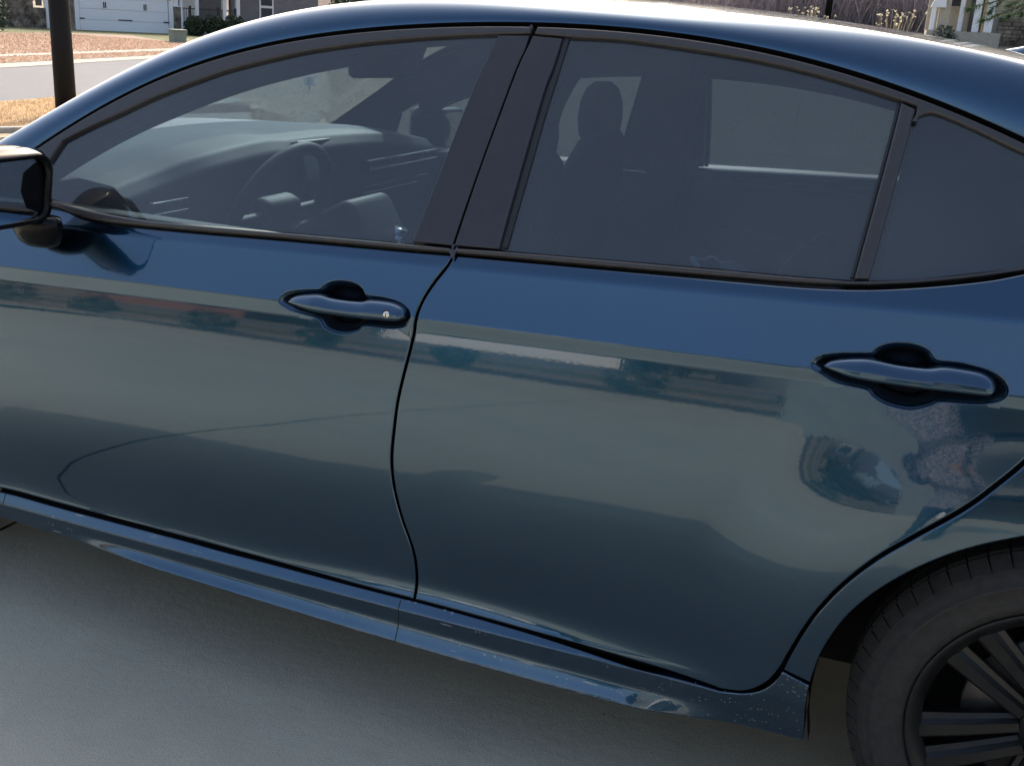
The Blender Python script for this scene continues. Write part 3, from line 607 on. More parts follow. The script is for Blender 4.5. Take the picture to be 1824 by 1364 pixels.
    bm = bmesh.new(); tube(bm, [(-1.03, s * .62, 1.30), (-1.06, s * .64, 1.12), (-1.10, s * .72, .80)], .012, 6); from_bm('seat_belt', bm, 'dash_dark', car)

# roof, rails and pillars: one shell cut into panels
def sub(name, x0, x1, v0, v1, nx, nv_, mat, parent, dz=0.0, **k):
    return grid_mesh(name, np.linspace(x0, x1, nx), np.linspace(v0, v1, nv_), (lambda u, v: shell(u, v) + np.array([0, 0, dz])), mat, parent, **k)
for s in (-1, 1):
    e = s * 1.0; r0 = s * .62
    lo, hi = (min(e, r0), max(e, r0))
    rail = sub('roof_rail', -2.42, .55, lo, hi, 150, 26, 'car_paint', car)
    # folded foot of the rail, closing it towards the window frame
    def foot(u, v):
        p = shell(u, np.full_like(u, s * 1.0)); q = p.copy(); q[..., 1] -= s * .03 * v; q[..., 2] -= .012 * v; return q
    grid_mesh('rail_flange', np.linspace(-2.42, .55, 120), np.linspace(0, 1, 3), foot, 'rubber', rail, nfn=False)
roof = sub('roof', -1.40, -.02, -.62, .62, 80, 60, 'car_paint', car)
sub('windshield', -2.50, -1.41, -.615, .615, 50, 40, 'windshield_glass', car, -.004)
sub('rear_window', -.01, .62, -.615, .615, 30, 30, 'privacy_glass', car, -.004)
def lining(u, v):
    p = shell(u, v * .98); p[..., 2] -= .035; return p
grid_mesh('headliner', np.linspace(-1.36, -.1, 40), np.linspace(-.62, .62, 20), lining, 'headliner', car, nfn=False)
def lining2(u, v):
    p = shell(u, v); n = np.zeros_like(p); p[..., 1] *= .955; p[..., 2] -= .03; return p
for s in (-1, 1): grid_mesh('pillar_lining', np.linspace(-2.3, .2, 90), np.linspace(min(s * .58, s * 1), max(s * .58, s * 1), 8), lining2, 'headliner' if False else 'dash_dark', car, nfn=False)
# header frit above the windshield
grid_mesh('windshield_header', np.linspace(-1.46, -1.38, 5), np.linspace(-.62, .62, 30), lambda u, v: shell(u, v) + np.array([0, 0, -.006]), 'rubber', car, nfn=False)
# antenna fin
V = []; prof = [(0, 0, 0), (.03, .012, .012), (.08, .018, .034), (.13, .020, .055), (.165, .018, .064), (.18, .014, .060), (.19, .010, .0)]
bm = bmesh.new(); rings = []
for dx, hw, hh in prof:
    x = -.262 + dx; z0 = float(z_c(x)) - .002
    rings.append([bm.verts.new((x - (.02 if k in (3, 4) and hh > .05 else 0) * 0, yy, z0 + zz_)) for k, (yy, zz_) in enumerate([(-hw * 1.5 - .002, 0), (-hw, hh * .5), (-hw * .45, hh * .9), (0, hh), (hw * .45, hh * .9), (hw, hh * .5), (hw * 1.5 + .002, 0)])])
for a, b in zip(rings, rings[1:]):
    for j in range(6): bm.faces.new((a[j], a[j + 1], b[j + 1], b[j]))
bmesh.ops.recalc_face_normals(bm, faces=bm.faces); from_bm('antenna_fin', bm, 'car_paint', car, True)

# hood, trunk lid, bumpers, underbody
FTX = [-3.62, -3.4, -3.0, -2.6, -2.34]; FTZ = [.70, .80, .90, .955, .962]
def hood_f(u, v):      # u 0 at the cowl, 1 at the nose; v across
    xl = -2.36 - 1.26 * u; zl = np.interp(xl, FTX, FTZ); hw = d_body(xl, zl) - .004; c = np.sqrt(np.clip(1 - v * v, 0, 1))
    x = xl - .30 * u ** 3 * c; z = zl - .004 + (-.035 + .045 * ss(.1, .6, u) * (1 - .8 * u)) * (1 - v ** 6)
    return np.stack([x, v * hw, z], -1)
grid_mesh('hood', np.linspace(0, 1, 40), np.linspace(-1, 1, 40), hood_f, 'car_paint', car, flip=True)
bm = bmesh.new(); box(bm, (-2.37, 0, .965), (.2, 1.5, .03), bevel=.01); from_bm('cowl', bm, 'dash_dark', car)
def trunk_f(u, v):
    zt = np.interp(u, [.45, .55, .8, 1.0, 1.08], [1.02, 1.02, 1.02, .98, .93]); return np.stack([u, v * (d_quarter(u, zt) - .004), zt + .03 * (1 - v ** 4)], -1)
grid_mesh('trunk_lid', np.linspace(.50, 1.08, 14), np.linspace(-1, 1, 20), trunk_f, 'car_paint', car)
def tail_f(u, v):
    a = u * math.pi / 2 * 1.0; return np.stack([.98 + .14 * np.cos(a) - .05 * np.abs(v - .5), .86 * np.sin(a) * (1 - .04 * v), .24 + .86 * v], -1)
grid_mesh('rear_bumper', np.linspace(-1, 1, 30), np.linspace(0, 1, 14), tail_f, 'car_paint', car, nfn=False)
def nose_f(u, v):
    y1 = float(d_body(-3.62, .55)) - .002; a = u * math.pi / 2; return np.stack([-3.62 - .30 * np.cos(a) * (1 - .12 * (1 - v) ** 2), y1 * np.sin(a), .22 + .482 * v], -1)
grid_mesh('front_bumper', np.linspace(-1, 1, 40), np.linspace(0, 1, 14), nose_f, 'car_paint', car, nfn=False)
bm = bmesh.new(); box(bm, (-3.80, 0, .42), (.14, 1.1, .22), bevel=.04); from_bm('grille', bm, 'cavity', car, True)
bm = bmesh.new(); box(bm, (-1.30, 0, .215), (1.72, 1.64, .05)); box(bm, (-2.0, 0, .26), (3.1, 1.1, .06)); box(bm, (.2, 0, .30), (1.4, 1.1, .1)); from_bm('underbody', bm, 'cavity', car)
bm = bmesh.new(); box(bm, (-1.35, 0, .262), (1.85, 1.72, .03)); box(bm, (-2.5, 0, .62), (.06, 1.5, .7)); box(bm, (-.28, 0, .62), (.05, 1.24, .6)); from_bm('cabin_floor', bm, 'cavity', car)
for s in (-1, 1):   # inner sill behind the panel gaps
    bm = bmesh.new(); box(bm, (-1.35, s * .845, .30), (1.86, .05, .10)); box(bm, (-1.35, s * .83, .24), (1.80, .08, .05)); from_bm('inner_sill', bm, 'cavity', car)
    bm = bmesh.new(); box(bm, (-1.17, s * .835, .62), (.15, .04, .66)); from_bm('door_seal', bm, 'rubber', car)

# wheels
def make_wheel(cx, s):
    c = (cx, s * .82, .334)
    wheel = bpy.data.objects.new('wheel', None); COL.objects.link(wheel); wheel.parent = car; wheel.location = c
    o = (0, 0, 0); sg = s
    bm = bmesh.new()
    prof = [(.236, .072), (.240, .080), (.252, .088), (.256, .0915), (.260, .0905), (.272, .094), (.290, .0945), (.2915, .0965), (.2945, .0965), (.296, .0935), (.306, .088), (.318, .078), (.326, .066), (.331, .05), (.334, .02), (.334, -.02), (.331, -.06), (.318, -.09), (.29, -.10), (.24, -.09)]
    lathe(bm, [(r, y * sg) for r, y in prof], 160, o)
    ty = from_bm('tyre', bm, 'tyre_rubber', wheel, True)
    # tread shoulder blocks
    bm = bmesh.new(); nb = 62
    for k in range(nb):
        a = 2 * math.pi * k / nb
        for (r, y, sx, sy, tl) in ((.3235, .0665, .0305, .030, .62), (.3325, .030, .031, .030, .0), (.3325, -.004, .031, .028, 0)):
            R = Matrix.Rotation(-a - math.pi / 2 + math.pi, 3, 'Y') if False else Matrix.Rotation(-a + math.pi / 2, 3, 'Y')
            R = R @ Matrix.Rotation(sg * -tl if tl else 0, 3, 'X')
            box(bm, (r * math.cos(a), y * sg, r * math.sin(a)), (sx, sy, .010), R, mat=0)
    from_bm('tread', bm, 'tyre_rubber', wheel)
    bm = bmesh.new()
    lathe(bm, [(.222, -.09), (.228, -.03), (.222, .02), (.226, .055), (.236, .074), (.2395, .080), (.2395, .084), (.236, .0845), (.230, .080), (.213, .066), (.211, .03), (.211, -.09)][::1] if sg > 0 else [(r, -y) for r, y in [(.222, -.09), (.228, -.03), (.222, .02), (.226, .055), (.236, .074), (.2395, .080), (.2395, .084), (.236, .0845), (.230, .080), (.213, .066), (.211, .03), (.211, -.09)]], 120, o)
    from_bm('rim', bm, 'wheel_black', wheel, True)
    # forked spokes
    for k in range(6):
        for (a0, a1, wd) in ((148, 158, .019), (130.5, 120, .019)):
            bm = bmesh.new()
            sa = [rad(v_ + 59.5 * k) for v_ in (a0, a1)]
            p0 = Vector((.228 * math.cos(sa[0]), 0, .228 * math.sin(sa[0]))); p1 = Vector((.062 * math.cos(sa[1]), 0, .062 * math.sin(sa[1])))
            dr = (p1 - p0).normalized(); nn = Vector((-dr.z, 0, dr.x))
            secs = []
            for t in (0, .12, .5, .85, 1):
                p = p0.lerp(p1, t); y = (.070, .068, .060, .050, .046)[(0, .12, .5, .85, 1).index(t)] * sg; hw = wd * (1.15 - .35 * t)
                secs.append([bm.verts.new(p + nn * a + Vector((0, y - sg * b, 0))) for a, b in ((-hw, .03), (-hw, .004), (-hw * .75, 0), (hw * .2, .001), (hw * .55, .010), (hw, .014), (hw, .03))])
            for A_, B_ in zip(secs, secs[1:]):
                for j in range(6): bm.faces.new((A_[j], A_[j + 1], B_[j + 1], B_[j]))
            bmesh.ops.recalc_face_normals(bm, faces=bm.faces); from_bm('spoke', bm, 'wheel_black', wheel)
    bm = bmesh.new(); lathe(bm, [(.0001, .058), (.028, .058), (.031, .054), (.033, .050), (.060, .046), (.066, .03), (.066, 0)] if sg > 0 else [(r, -y) for r, y in [(.0001, .058), (.028, .058), (.031, .054), (.033, .050), (.060, .046), (.066, .03), (.066, 0)]], 40, o); from_bm('hub', bm, 'wheel_black', wheel, True)
    for k in range(5):
        a = rad(90 + 72 * k); bm = bmesh.new()
        lathe(bm, [(.0001, .052 * sg), (.0095, .052 * sg), (.0105, .04 * sg)], 6, (.05 * math.cos(a), 0, .05 * math.sin(a))); from_bm('lug_nut', bm, 'brake_metal', wheel)
    bm = bmesh.new(); lathe(bm, [(.001, -.085 * sg), (.214, -.085 * sg)], 40, o); from_bm('dark_backing', bm, 'cavity', wheel)  # black disc added to keep the openings between the spokes dark
    bm = bmesh.new(); lathe(bm, [(.05, .0 * sg), (.15, .0 * sg), (.152, -.004 * sg), (.152, -.012 * sg), (.05, -.014 * sg)], 60, o); from_bm('brake_disc', bm, 'brake_metal', wheel, True)
    bm = bmesh.new(); box(bm, (.11, -.005 * sg, .06), (.07, .05, .14), bevel=.01); from_bm('brake_caliper', bm, 'brake_metal', wheel, True)
    return wheel
for s in (-1, 1):
    for cx in (0, -2.825): make_wheel(cx, s)
    # wheel wells
    for cx, rr in ((0, .40), (-2.825, .40)):
        bm = bmesh.new(); rings = []
        for (r, y) in ((rr - .005, s * .905), (rr + .010, s * .80), (rr + .015, s * .60), (.02, s * .58)):
            rings.append([bm.verts.new((cx + r * math.cos(a), y, max(.12, .334 + r * math.sin(a)))) for a in np.linspace(rad(-13), rad(193), 48)])
            ring_ = rings[-1]; ring_.insert(0, bm.verts.new((cx + r * .975, y, .215))); ring_.append(bm.verts.new((cx - r * .975, y, .215)))
        for a, b in zip(rings, rings[1:]):
            for q in range(49): bm.faces.new((a[q], a[q + 1], b[q + 1], b[q]))
        from_bm('wheel_well', bm, 'arch_liner', car, True)

# door mirrors
def make_mirror(s):
    bm = bmesh.new()
    # housing as lofted sections outward in y: (y, x_front, x_back, z_bot, z_top)
    OY = .024
    secs = [(.875, -2.105, -2.030, .972, 1.085), (.885, -2.125, -2.018, .955, 1.098), (.92, -2.15, -2.012, .948, 1.104), (.98, -2.155, -2.010, .946, 1.104), (1.05, -2.145, -2.015, .95, 1.098), (1.085, -2.12, -2.03, .962, 1.08), (1.10, -2.09, -2.06, .99, 1.05)]
    rings = []
    for (y, xa, xb, za, zb) in secs:
        cx_, cz_ = (xa + xb) / 2, (za + zb) / 2; hx, hz = (xb - xa) / 2, (zb - za) / 2; ring = []
        for j in range(28):
            a = 2 * math.pi * j / 28; cc, sn = math.cos(a), math.sin(a); n_ = .42 if cc > 0 else .75
            ring.append(bm.verts.new((cx_ + hx * math.copysign(abs(cc) ** n_, cc), s * (y + OY), cz_ + hz * math.copysign(abs(sn) ** .55, sn))))
        rings.append(ring)
    for a, b in zip(rings, rings[1:]):
        for j in range(28): bm.faces.new((a[j], a[(j + 1) % 28], b[(j + 1) % 28], b[j]))
    bm.faces.new(rings[0]); bm.faces.new(rings[-1][::-1]); bmesh.ops.recalc_face_normals(bm, faces=bm.faces)
    mo = from_bm('side_mirror', bm, 'mirror_shell', car, True)
    # rim and mirror glass, both a little behind the housing's rear face
    def rr(y0, y1, z0, z1, x, r, tilt=.0, n=6):
        pts = []
        for (cy, cz, a0) in ((y1 - r, z1 - r, 0), (y0 + r, z1 - r, 90), (y0 + r * 1.4, z0 + r, 180), (y1 - r, z0 + r, 270)):
            for k in range(n + 1):
                a = rad(a0 + 90 * k / n); pts.append((x + tilt * (cy + r * math.cos(a) - .98), s * (cy + OY + r * math.cos(a)), cz + r * math.sin(a)))
        return pts
    o1 = rr(.888, 1.075, .958, 1.094, -2.005, .035); o2 = rr(.899, 1.068, .966, 1.086, -2.003, .032); o3 = rr(.902, 1.066, .968, 1.084, -2.012, .030)
    bm = bmesh.new(); L_ = [[bm.verts.new(p) for p in o] for o in (rr(.882, 1.08, .952, 1.10, -2.03, .037), o1, o2, o3)]; n_ = len(o1)
    for a, b in zip(L_, L_[1:]):
        for j in range(n_): bm.faces.new((a[j], a[(j + 1) % n_], b[(j + 1) % n_], b[j]))
    bmesh.ops.recalc_face_normals(bm, faces=bm.faces); from_bm('mirror_bezel', bm, 'mirror_shell', mo, True)
    bm = bmesh.new(); gp = rr(.901, 1.067, .967, 1.085, -2.0095, .031, tilt=.10 * 1); f = bm.faces.new([bm.verts.new(p) for p in gp]); bm.normal_update()
    if f.normal.x < 0: f.normal_flip()
    from_bm('mirror_glass', bm, 'mirror_face', mo)
    # foot below, boat shaped, standing on the door
    bm = bmesh.new(); rings = []
    for (z, hx, hy, cx_, cy_) in ((.962, .060, .035, -2.05, .915), (.945, .062, .036, -2.05, .912), (.925, .058, .034, -2.052, .906), (.908, .050, .030, -2.056, .900), (.897, .038, .022, -2.06, .893), (.892, .018, .010, -2.062, .888)):
        rings.append([bm.verts.new((cx_ + hx * math.cos(2 * math.pi * j / 20), s * (cy_ + .012 + hy * math.sin(2 * math.pi * j / 20)), z)) for j in range(20)])
    for a, b in zip(rings, rings[1:]):
        for j in range(20): bm.faces.new((a[j], a[(j + 1) % 20], b[(j + 1) % 20], b[j]))
    bm.faces.new(rings[0]); bm.faces.new(rings[-1]); bmesh.ops.recalc_face_normals(bm, faces=bm.faces); from_bm('mirror_foot', bm, 'mirror_shell', mo, True)
for s in (-1, 1): make_mirror(s)

# ------------------------------------------------------------ cabin
def dash_f(u, v):   # u = y, v along the section from windshield to knee
    prof_x = np.interp(v, [0, .35, .55, .62, .70, .8, 1], [-2.36, -2.14, -1.99, -1.955, -1.96, -2.0, -2.08])
    prof_z = np.interp(v, [0, .35, .55, .62, .70, .8, 1], [1.035, 1.045, 1.03, 1.0, .95, .80, .60])
    hood = np.exp(-((u + .37) / .22) ** 4)
    return np.stack([prof_x + .035 * hood * (v > .5), u, prof_z + .018 * hood * ss(.2, .5, v) + .035 * (1 - (u / .7) ** 2) * (v < .75) - .03 * np.abs(u) ** 3], -1)
dash = grid_mesh('dashboard', np.linspace(-.76, .76, 50), np.concatenate([[0], np.linspace(.02, .46, 14)]), dash_f, 'dash_lit', car, flip=True, nfn=False)
grid_mesh('dash_face', np.linspace(-.76, .76, 50), np.concatenate([np.linspace(.46, .72, 18), np.linspace(.75, 1, 6)]), dash_f, 'dash_dark', dash, flip=True, nfn=False)  # same dash in near-black: lit top and shaded face are set by colour
bm = bmesh.new(); box(bm, (-1.965, .04, .985), (.03, .28, .15), Matrix.Rotation(rad(-14), 3, 'Y') @ Matrix.Rotation(rad(8), 3, 'Z'), bevel=.008); from_bm('display_screen', bm, 'screen_black', dash, True)
bm = bmesh.new(); box(bm, (-1.985, -.37, 1.0), (.04, .32, .10), Matrix.Rotation(rad(-18), 3, 'Y'), bevel=.01); from_bm('instrument_display', bm, 'screen_black', dash, True)
for k, (y0, y1, z) in enumerate(((.24, .70, .985), (.24, .70, .958), (.24, .70, .905), (.24, .60, .885), (-.72, -.60, .975), (-.72, -.60, .95))):
    bm = bmesh.new(); box(bm, (-1.925 - .02 * (z < .93), (y0 + y1) / 2, z), (.012, y1 - y0, .005), bevel=.0015); from_bm('dash_strip', bm, 'chrome_strip', dash)
for (y, z) in ((.30, .97), (.40, .97), (.62, .97), (-.66, .962)):
    bm = bmesh.new(); box(bm, (-1.945, y, z), (.03, .09, .03), bevel=.004); from_bm('air_vent', bm, 'screen_black', dash)
bm = bmesh.new(); box(bm, (-1.62, 0, .66), (.78, .26, .24), bevel=.03); box(bm, (-1.86, 0, .80), (.26, .24, .16), Matrix.Rotation(rad(-30), 3, 'Y'), bevel=.03); con = from_bm('centre_console', bm, 'dash_dark', car, True)
bm = bmesh.new(); lathe(bm, [(.001, 0), (.02, .0), (.024, .01)], 16, (-1.70, 0, .80)); tube(bm, [(-1.72, .03, .77), (-1.70, .03, .84)], [.012, .022], 10); from_bm('gear_lever', bm, 'chrome_strip', con, True)
for yy in (-.05, .05):
    bm = bmesh.new(); 
    for kk in range(20):
        a, b = 2 * math.pi * kk / 20, 2 * math.pi * (kk + 1) / 20
        tube(bm, [(-1.55 + .042 * math.cos(a), yy + .042 * math.sin(a), .785), (-1.55 + .042 * math.cos(b), yy + .042 * math.sin(b), .785)], .003, 5, False)
    from_bm('cup_ring', bm, 'chrome_strip', con)
# steering wheel
sw = bpy.data.objects.new('steering_wheel', None); COL.objects.link(sw); sw.parent = car; sw.location = (-1.835, -.37, .915); sw.rotation_euler = (0, rad(24), 0)
bm = bmesh.new(); NS = 64; rings = []
for k in range(NS):
    a = 2 * math.pi * k / NS; cc = Vector((0, math.cos(a) * .187, math.sin(a) * .185)); o_ = cc.normalized()
    rings.append([bm.verts.new(cc + o_ * .0155 * math.cos(b) + Vector((.0165 * math.sin(b), 0, 0))) for b in (2 * math.pi * j / 12 for j in range(12))])
for k in range(NS):
    for j in range(12): f = bm.faces.new((rings[k][j], rings[(k + 1) % NS][j], rings[(k + 1) % NS][(j + 1) % 12], rings[k][(j + 1) % 12])); f.smooth = True
from_bm('wheel_rim', bm, 'dash_dark', sw)
bm = bmesh.new(); box(bm, (-.01, 0, -.01), (.06, .15, .11), bevel=.022); from_bm('airbag_cover', bm, 'dash_dark', sw, True)
for yy in (-1, 1):
    bm = bmesh.new(); box(bm, (0, yy * .12, 0), (.02, .13, .035), bevel=.006); from_bm('wheel_spoke', bm, 'dash_dark', sw, True)
    bm = bmesh.new(); tube(bm, [(.012, yy * .075, -.045), (.014, yy * .13, -.03), (.014, yy * .172, -.055)], [.004, .006, .003], 6); from_bm('spoke_trim', bm, 'chrome_strip', sw)
bm = bmesh.new(); box(bm, (0, 0, -.12), (.018, .05, .13), bevel=.005); from_bm('wheel_spoke', bm, 'dash_dark', sw, True)
# rear-view mirror and camera pod
bm = bmesh.new(); box(bm, (-1.74, -.01, 1.272), (.035, .26, .062), Matrix.Rotation(rad(-12), 3, 'Z'), bevel=.014); rv = from_bm('rear_view_mirror', bm, 'dash_dark', car, True)
bm = bmesh.new(); box(bm, (-1.72, 0, 1.335), (.14, .14, .07), Matrix.Rotation(rad(22), 3, 'Y'), bevel=.02); from_bm('mirror_mount', bm, 'dash_dark', rv, True)
# dark lining of the rear pillars behind the quarter glass
for s in (-1, 1):
    grid_mesh('rear_pillar_lining', np.linspace(-.40, .35, 12), np.linspace(.98, 1.33, 10), lambda u, v: np.stack([u, s * (d_glass(u, np.minimum(v, z_e(u) - .0)) - .055 - .10 * ss(-.25, -.40, u) * 0), np.minimum(v, z_e(u) - .01)], -1), 'dash_dark', car, nfn=False)
# seats
def seat(y, x0):
    st = bpy.data.objects.new('seat', None); COL.objects.link(st); st.parent = car; st.location = (x0, y, 0)
    bm = bmesh.new(); box(bm, (-.22, 0, .52), (.50, .50, .16), bevel=.05); from_bm('seat_cushion', bm, 'seat_fabric', st, True)
    bm = bmesh.new(); rings = []
    for (z, cx_, hx, hy) in ((.50, .0, .06, .24), (.62, .02, .08, .255), (.80, .06, .075, .25), (.95, .10, .06, .24), (1.05, .125, .05, .20), (1.10, .135, .042, .15), (1.13, .14, .03, .09)):
        rings.append([bm.verts.new((cx_ + hx * math.copysign(abs(math.cos(a)) ** .7, math.cos(a)), hy * math.copysign(abs(math.sin(a)) ** .7, math.sin(a)), z)) for a in (2 * math.pi * j / 24 for j in range(24))])
    for a, b in zip(rings, rings[1:]):
        for j in range(24): bm.faces.new((a[j], a[(j + 1) % 24], b[(j + 1) % 24], b[j]))
    bm.faces.new(rings[-1]); bmesh.ops.recalc_face_normals(bm, faces=bm.faces); from_bm('seat_back', bm, 'seat_fabric', st, True)
    bm = bmesh.new(); rings = []
    for (z, hx, hy) in ((1.09, .03, .07), (1.115, .045, .105), (1.16, .05, .112), (1.205, .048, .10), (1.24, .038, .075), (1.258, .02, .04)):
        rings.append([bm.verts.new((.125 + hx * math.cos(a), hy * math.copysign(abs(math.sin(a)) ** .6, math.sin(a)), z)) for a in (2 * math.pi * j / 24 for j in range(24))])
    for a, b in zip(rings, rings[1:]):
        for j in range(24): bm.faces.new((a[j], a[(j + 1) % 24], b[(j + 1) % 24], b[j]))
    bm.faces.new(rings[-1]); bm.faces.new(rings[0]); bmesh.ops.recalc_face_normals(bm, faces=bm.faces); from_bm('headrest', bm, 'seat_fabric', st, True)
seat(-.37, -1.31); seat(.37, -1.38)
bs = bpy.data.objects.new('rear_bench', None); COL.objects.link(bs); bs.parent = car
bm = bmesh.new(); box(bm, (-.62, 0, .50), (.50, 1.30, .16), bevel=.05); from_bm('bench_cushion', bm, 'seat_fabric', bs, True)
bm = bmesh.new(); box(bm, (-.33, 0, .80), (.14, 1.26, .62), Matrix.Rotation(rad(20), 3, 'Y'), bevel=.05); box(bm, (-.31, -.45, 1.02), (.12, .30, .28), Matrix.Rotation(rad(20), 3, 'Y'), bevel=.06); box(bm, (-.31, .45, 1.02), (.12, .30, .28), Matrix.Rotation(rad(20), 3, 'Y'), bevel=.06); from_bm('bench_back', bm, 'seat_fabric', bs, True)
bm = bmesh.new(); tube(bm, [(-.47 - .01 * k * 0 + 0, 0, 0)] and [(-.505, -.62, 1.075), (-.54, -.63, 1.05), (-.57, -.64, 1.01), (-.595, -.65, .96), (-.605, -.655, .92)], .0025, 6); from_bm('seat_piping', bm, 'grey_cloth', bs)  # pale piping whose colour carries the highlight along the seat edge
bm = bmesh.new(); box(bm, (.05, 0, 1.02), (.55, 1.2, .03)); from_bm('parcel_shelf', bm, 'dash_dark', car)

# things lying behind the rear door glass
def P3(px, y):
    d = np.array(f_) + (px[0] - 912) / FPX * np.array(r2) - (px[1] - 682) / FPX * np.array(u2); return Vector(CAM + d * (y - CAM[1]) / d[1])
bm = bmesh.new(); tube(bm, [P3(p, -.80) for p in ((1246, 476), (1238, 470), (1234, 464))], [.0045, .006, .004], 8); tube(bm, [P3(p, -.80) for p in ((1230, 462), (1240, 461))], .0045, 8)
tube(bm, [P3(p, -.80) for p in ((1238, 466), (1246, 462), (1256, 462), (1266, 457), (1273, 458), (1281, 466), (1292, 472))], [.0015, .0015, .0015, .003, .0015, .0015, .0015], 6)
o = from_bm('charging_cable', bm, 'white_plastic'); o['label'] = 'thin white cable looping up behind the rear door glass beside a grey pouch'; o['category'] = 'cable'
bm = bmesh.new(); bmesh.ops.create_uvsphere(bm, u_segments=24, v_segments=12, radius=1); c = P3((1308, 480), -.79)
bmesh.ops.transform(bm, matrix=Matrix.Translation(c) @ Matrix.Rotation(rad(18), 4, 'Y') @ Matrix.Diagonal((.028, .02, .012, 1)), verts=bm.verts[:])
o = from_bm('pouch', bm, 'grey_cloth', None, True); o['label'] = 'small grey soft pouch at the foot of the rear door glass'; o['category'] = 'pouch'

# ------------------------------------------------------------ ground
def H(x, y):
    x = np.asarray(x, float); y = np.asarray(y, float)
    return 1.75 * ss(9, 34, y) * ss(-17, -5, x) + 2.2 * ss(40, 75, y) * ss(-30, -8, x) + 1.2 * ss(52, 75, y) * ss(-20, -45, x)
def G2(px, z=0.0):
    d = np.array(f_) + (px[0] - 912) / FPX * np.array(r2) - (px[1] - 682) / FPX * np.array(u2); t = (z - CAM[2]) / d[2]; P = CAM + d * t; return (P[0], P[1])
gx_ = np.concatenate([np.linspace(-400, -60, 18), np.linspace(-56, 40, 60), np.linspace(48, 400, 18)]); gy_ = np.concatenate([np.linspace(-400, -50, 14), np.linspace(-44, 4, 14), np.linspace(5, 90, 56), np.linspace(100, 400, 14)])
grid_mesh('ground', gx_, gy_, lambda u, v: np.stack([u, v, H(u, v) - .03], -1), 'field_grass', None, nfn=False, kind='structure')
sheet('driveway', [(-13.4, -9.5), (3.6, -9.5), (3.6, 2.6), (-2.565, 2.6), (-2.565, -9.5 + 1e-3)][:0] or [(-2.559, -9.5), (9, -9.5), (9, 2.6), (-2.559, 2.6)], 0, 'concrete', kind='structure')
sheet('driveway_slab', [(-12.6, -9.5), (-2.571, -9.5), (-2.571, 2.6), (-12.6, 2.6)], 0, 'concrete', kind='structure')
bm = bmesh.new(); box(bm, (-2.565, -3.45, -.013), (.013, 12.1, .012)); o = from_bm('driveway_joint', bm, 'cavity', kind='structure')
# street and its edges follow the photograph's lines on level ground
far = 70
def line(p, q, t0, t1): p, q = np.array(p), np.array(q); return [tuple(p + (q - p) * t) for t in (t0, t1)]
S1, S2 = G2((0, 182)), G2((177, 168)); K1, K2 = G2((0, 122)), G2((302, 103)); Q1, Q2 = G2((0, 114)), G2((302, 98)); W1, W2 = G2((0, 103)), G2((359, 90)); W3, W4 = G2((0, 99)), G2((359, 86.5))
L1, L2 = G2((0, 61)), G2((300, 72))
def road(name, a, b, c, d, z, mat, t0=-6, t1=4, **k):
    A = line(a, b, t0 * 1.6, t1 * 1.6); Bq = line(c, d, t0, t1); return sheet(name, [A[0], A[1], Bq[1], Bq[0]], z, mat, **k)
sheet('street', [line(S1, S2, -6, 1)[0], S1, S2, line(S1, S2, 1, 8)[1], line(K1, K2, 0, 3)[1], K2, K1, line(K1, K2, -3, 1)[0]], .0, 'asphalt', kind='structure')
sheet('gutter', [line(K1, K2, -3, 1)[0], line(K1, K2, 0, 3)[1], line(Q1, Q2, 0, 3)[1], line(Q1, Q2, -3, 1)[0]], .008, 'pale_concrete', kind='structure')
sheet('grass_verge', [line(Q1, Q2, -3, 1)[0], line(Q1, Q2, 0, 3)[1], line(W1, W2, 0, 2.2)[1], line(W1, W2, -2.2, 1)[0]], .016, 'straw_grass', kind='structure')
sheet('sidewalk', [line(W1, W2, -2.2, 1)[0], line(W1, W2, 0, 2.2)[1], line(W3, W4, 0, 2.2)[1], line(W3, W4, -2.2, 1)[0]], .024, 'pale_concrete', kind='structure')
sheet('far_lawn', [line(W3, W4, -2.2, 1)[0], line(W3, W4, 0, 2.2)[1], G2((520, 60)), G2((345, 72)), G2((300, 75)), G2((230, 64)), G2((120, 60)), G2((0, 59.5)), G2((-300, 60))], .020, 'straw_grass', kind='structure')
sheet('green_lawn', [G2((-300, 60)), G2((0, 59.5)), G2((120, 60)), G2((230, 64)), G2((300, 75)), G2((345, 72)), G2((520, 60)), (-75, 95), (-95, 50)], .012, 'green_grass', kind='structure')
# near verge where the pole stands, and the kerb with a drain below it
sheet('near_verge', [line(S1, S2, -5, 1)[0], line(S1, S2, 0, 6)[1], tuple(np.array(line(S1, S2, 0, 6)[1]) + np.array([2.9, .5])), tuple(np.array(line(S1, S2, -5, 1)[0]) + np.array([2.9, .5]))], .010, 'tan_grass', kind='structure')
bm = bmesh.new(); q = np.array(G2((60, 237))); p = q + (np.array(G2((0, 238))) - q) / np.linalg.norm(np.array(G2((0, 238))) - q) * 3.2; d = (q - p); L_ = np.linalg.norm(d); c = (p + q) / 2
box(bm, (c[0], c[1], .03), (L_, .14, .08), Matrix.Rotation(math.atan2(d[1], d[0]), 3, 'Z'), bevel=.015); from_bm('kerb', bm, 'pale_concrete', kind='structure')
bm = bmesh.new(); g = G2((2, 253)); box(bm, (g[0], g[1], .006), (.34, .55, .012))
for k in range(5): box(bm, (g[0] - .13 + k * .065, g[1], .017), (.022, .5, .012), mat=0)
sheet('kerb_apron', [(p[0] + .05, 2.61), (-4.5, 2.61), (-6.5, 6.4), tuple(q), tuple(p)], -.004, 'concrete', kind='structure')
o = from_bm('storm_drain', bm, 'dark_metal'); o['label'] = 'black storm drain grate in the paving below the near kerb'; o['category'] = 'drain grate'
sheet('side_slab', [G2((180, 243)), G2((447, 223)), G2((446, 202)), G2((300, 206))], .014, 'pale_concrete', kind='structure')
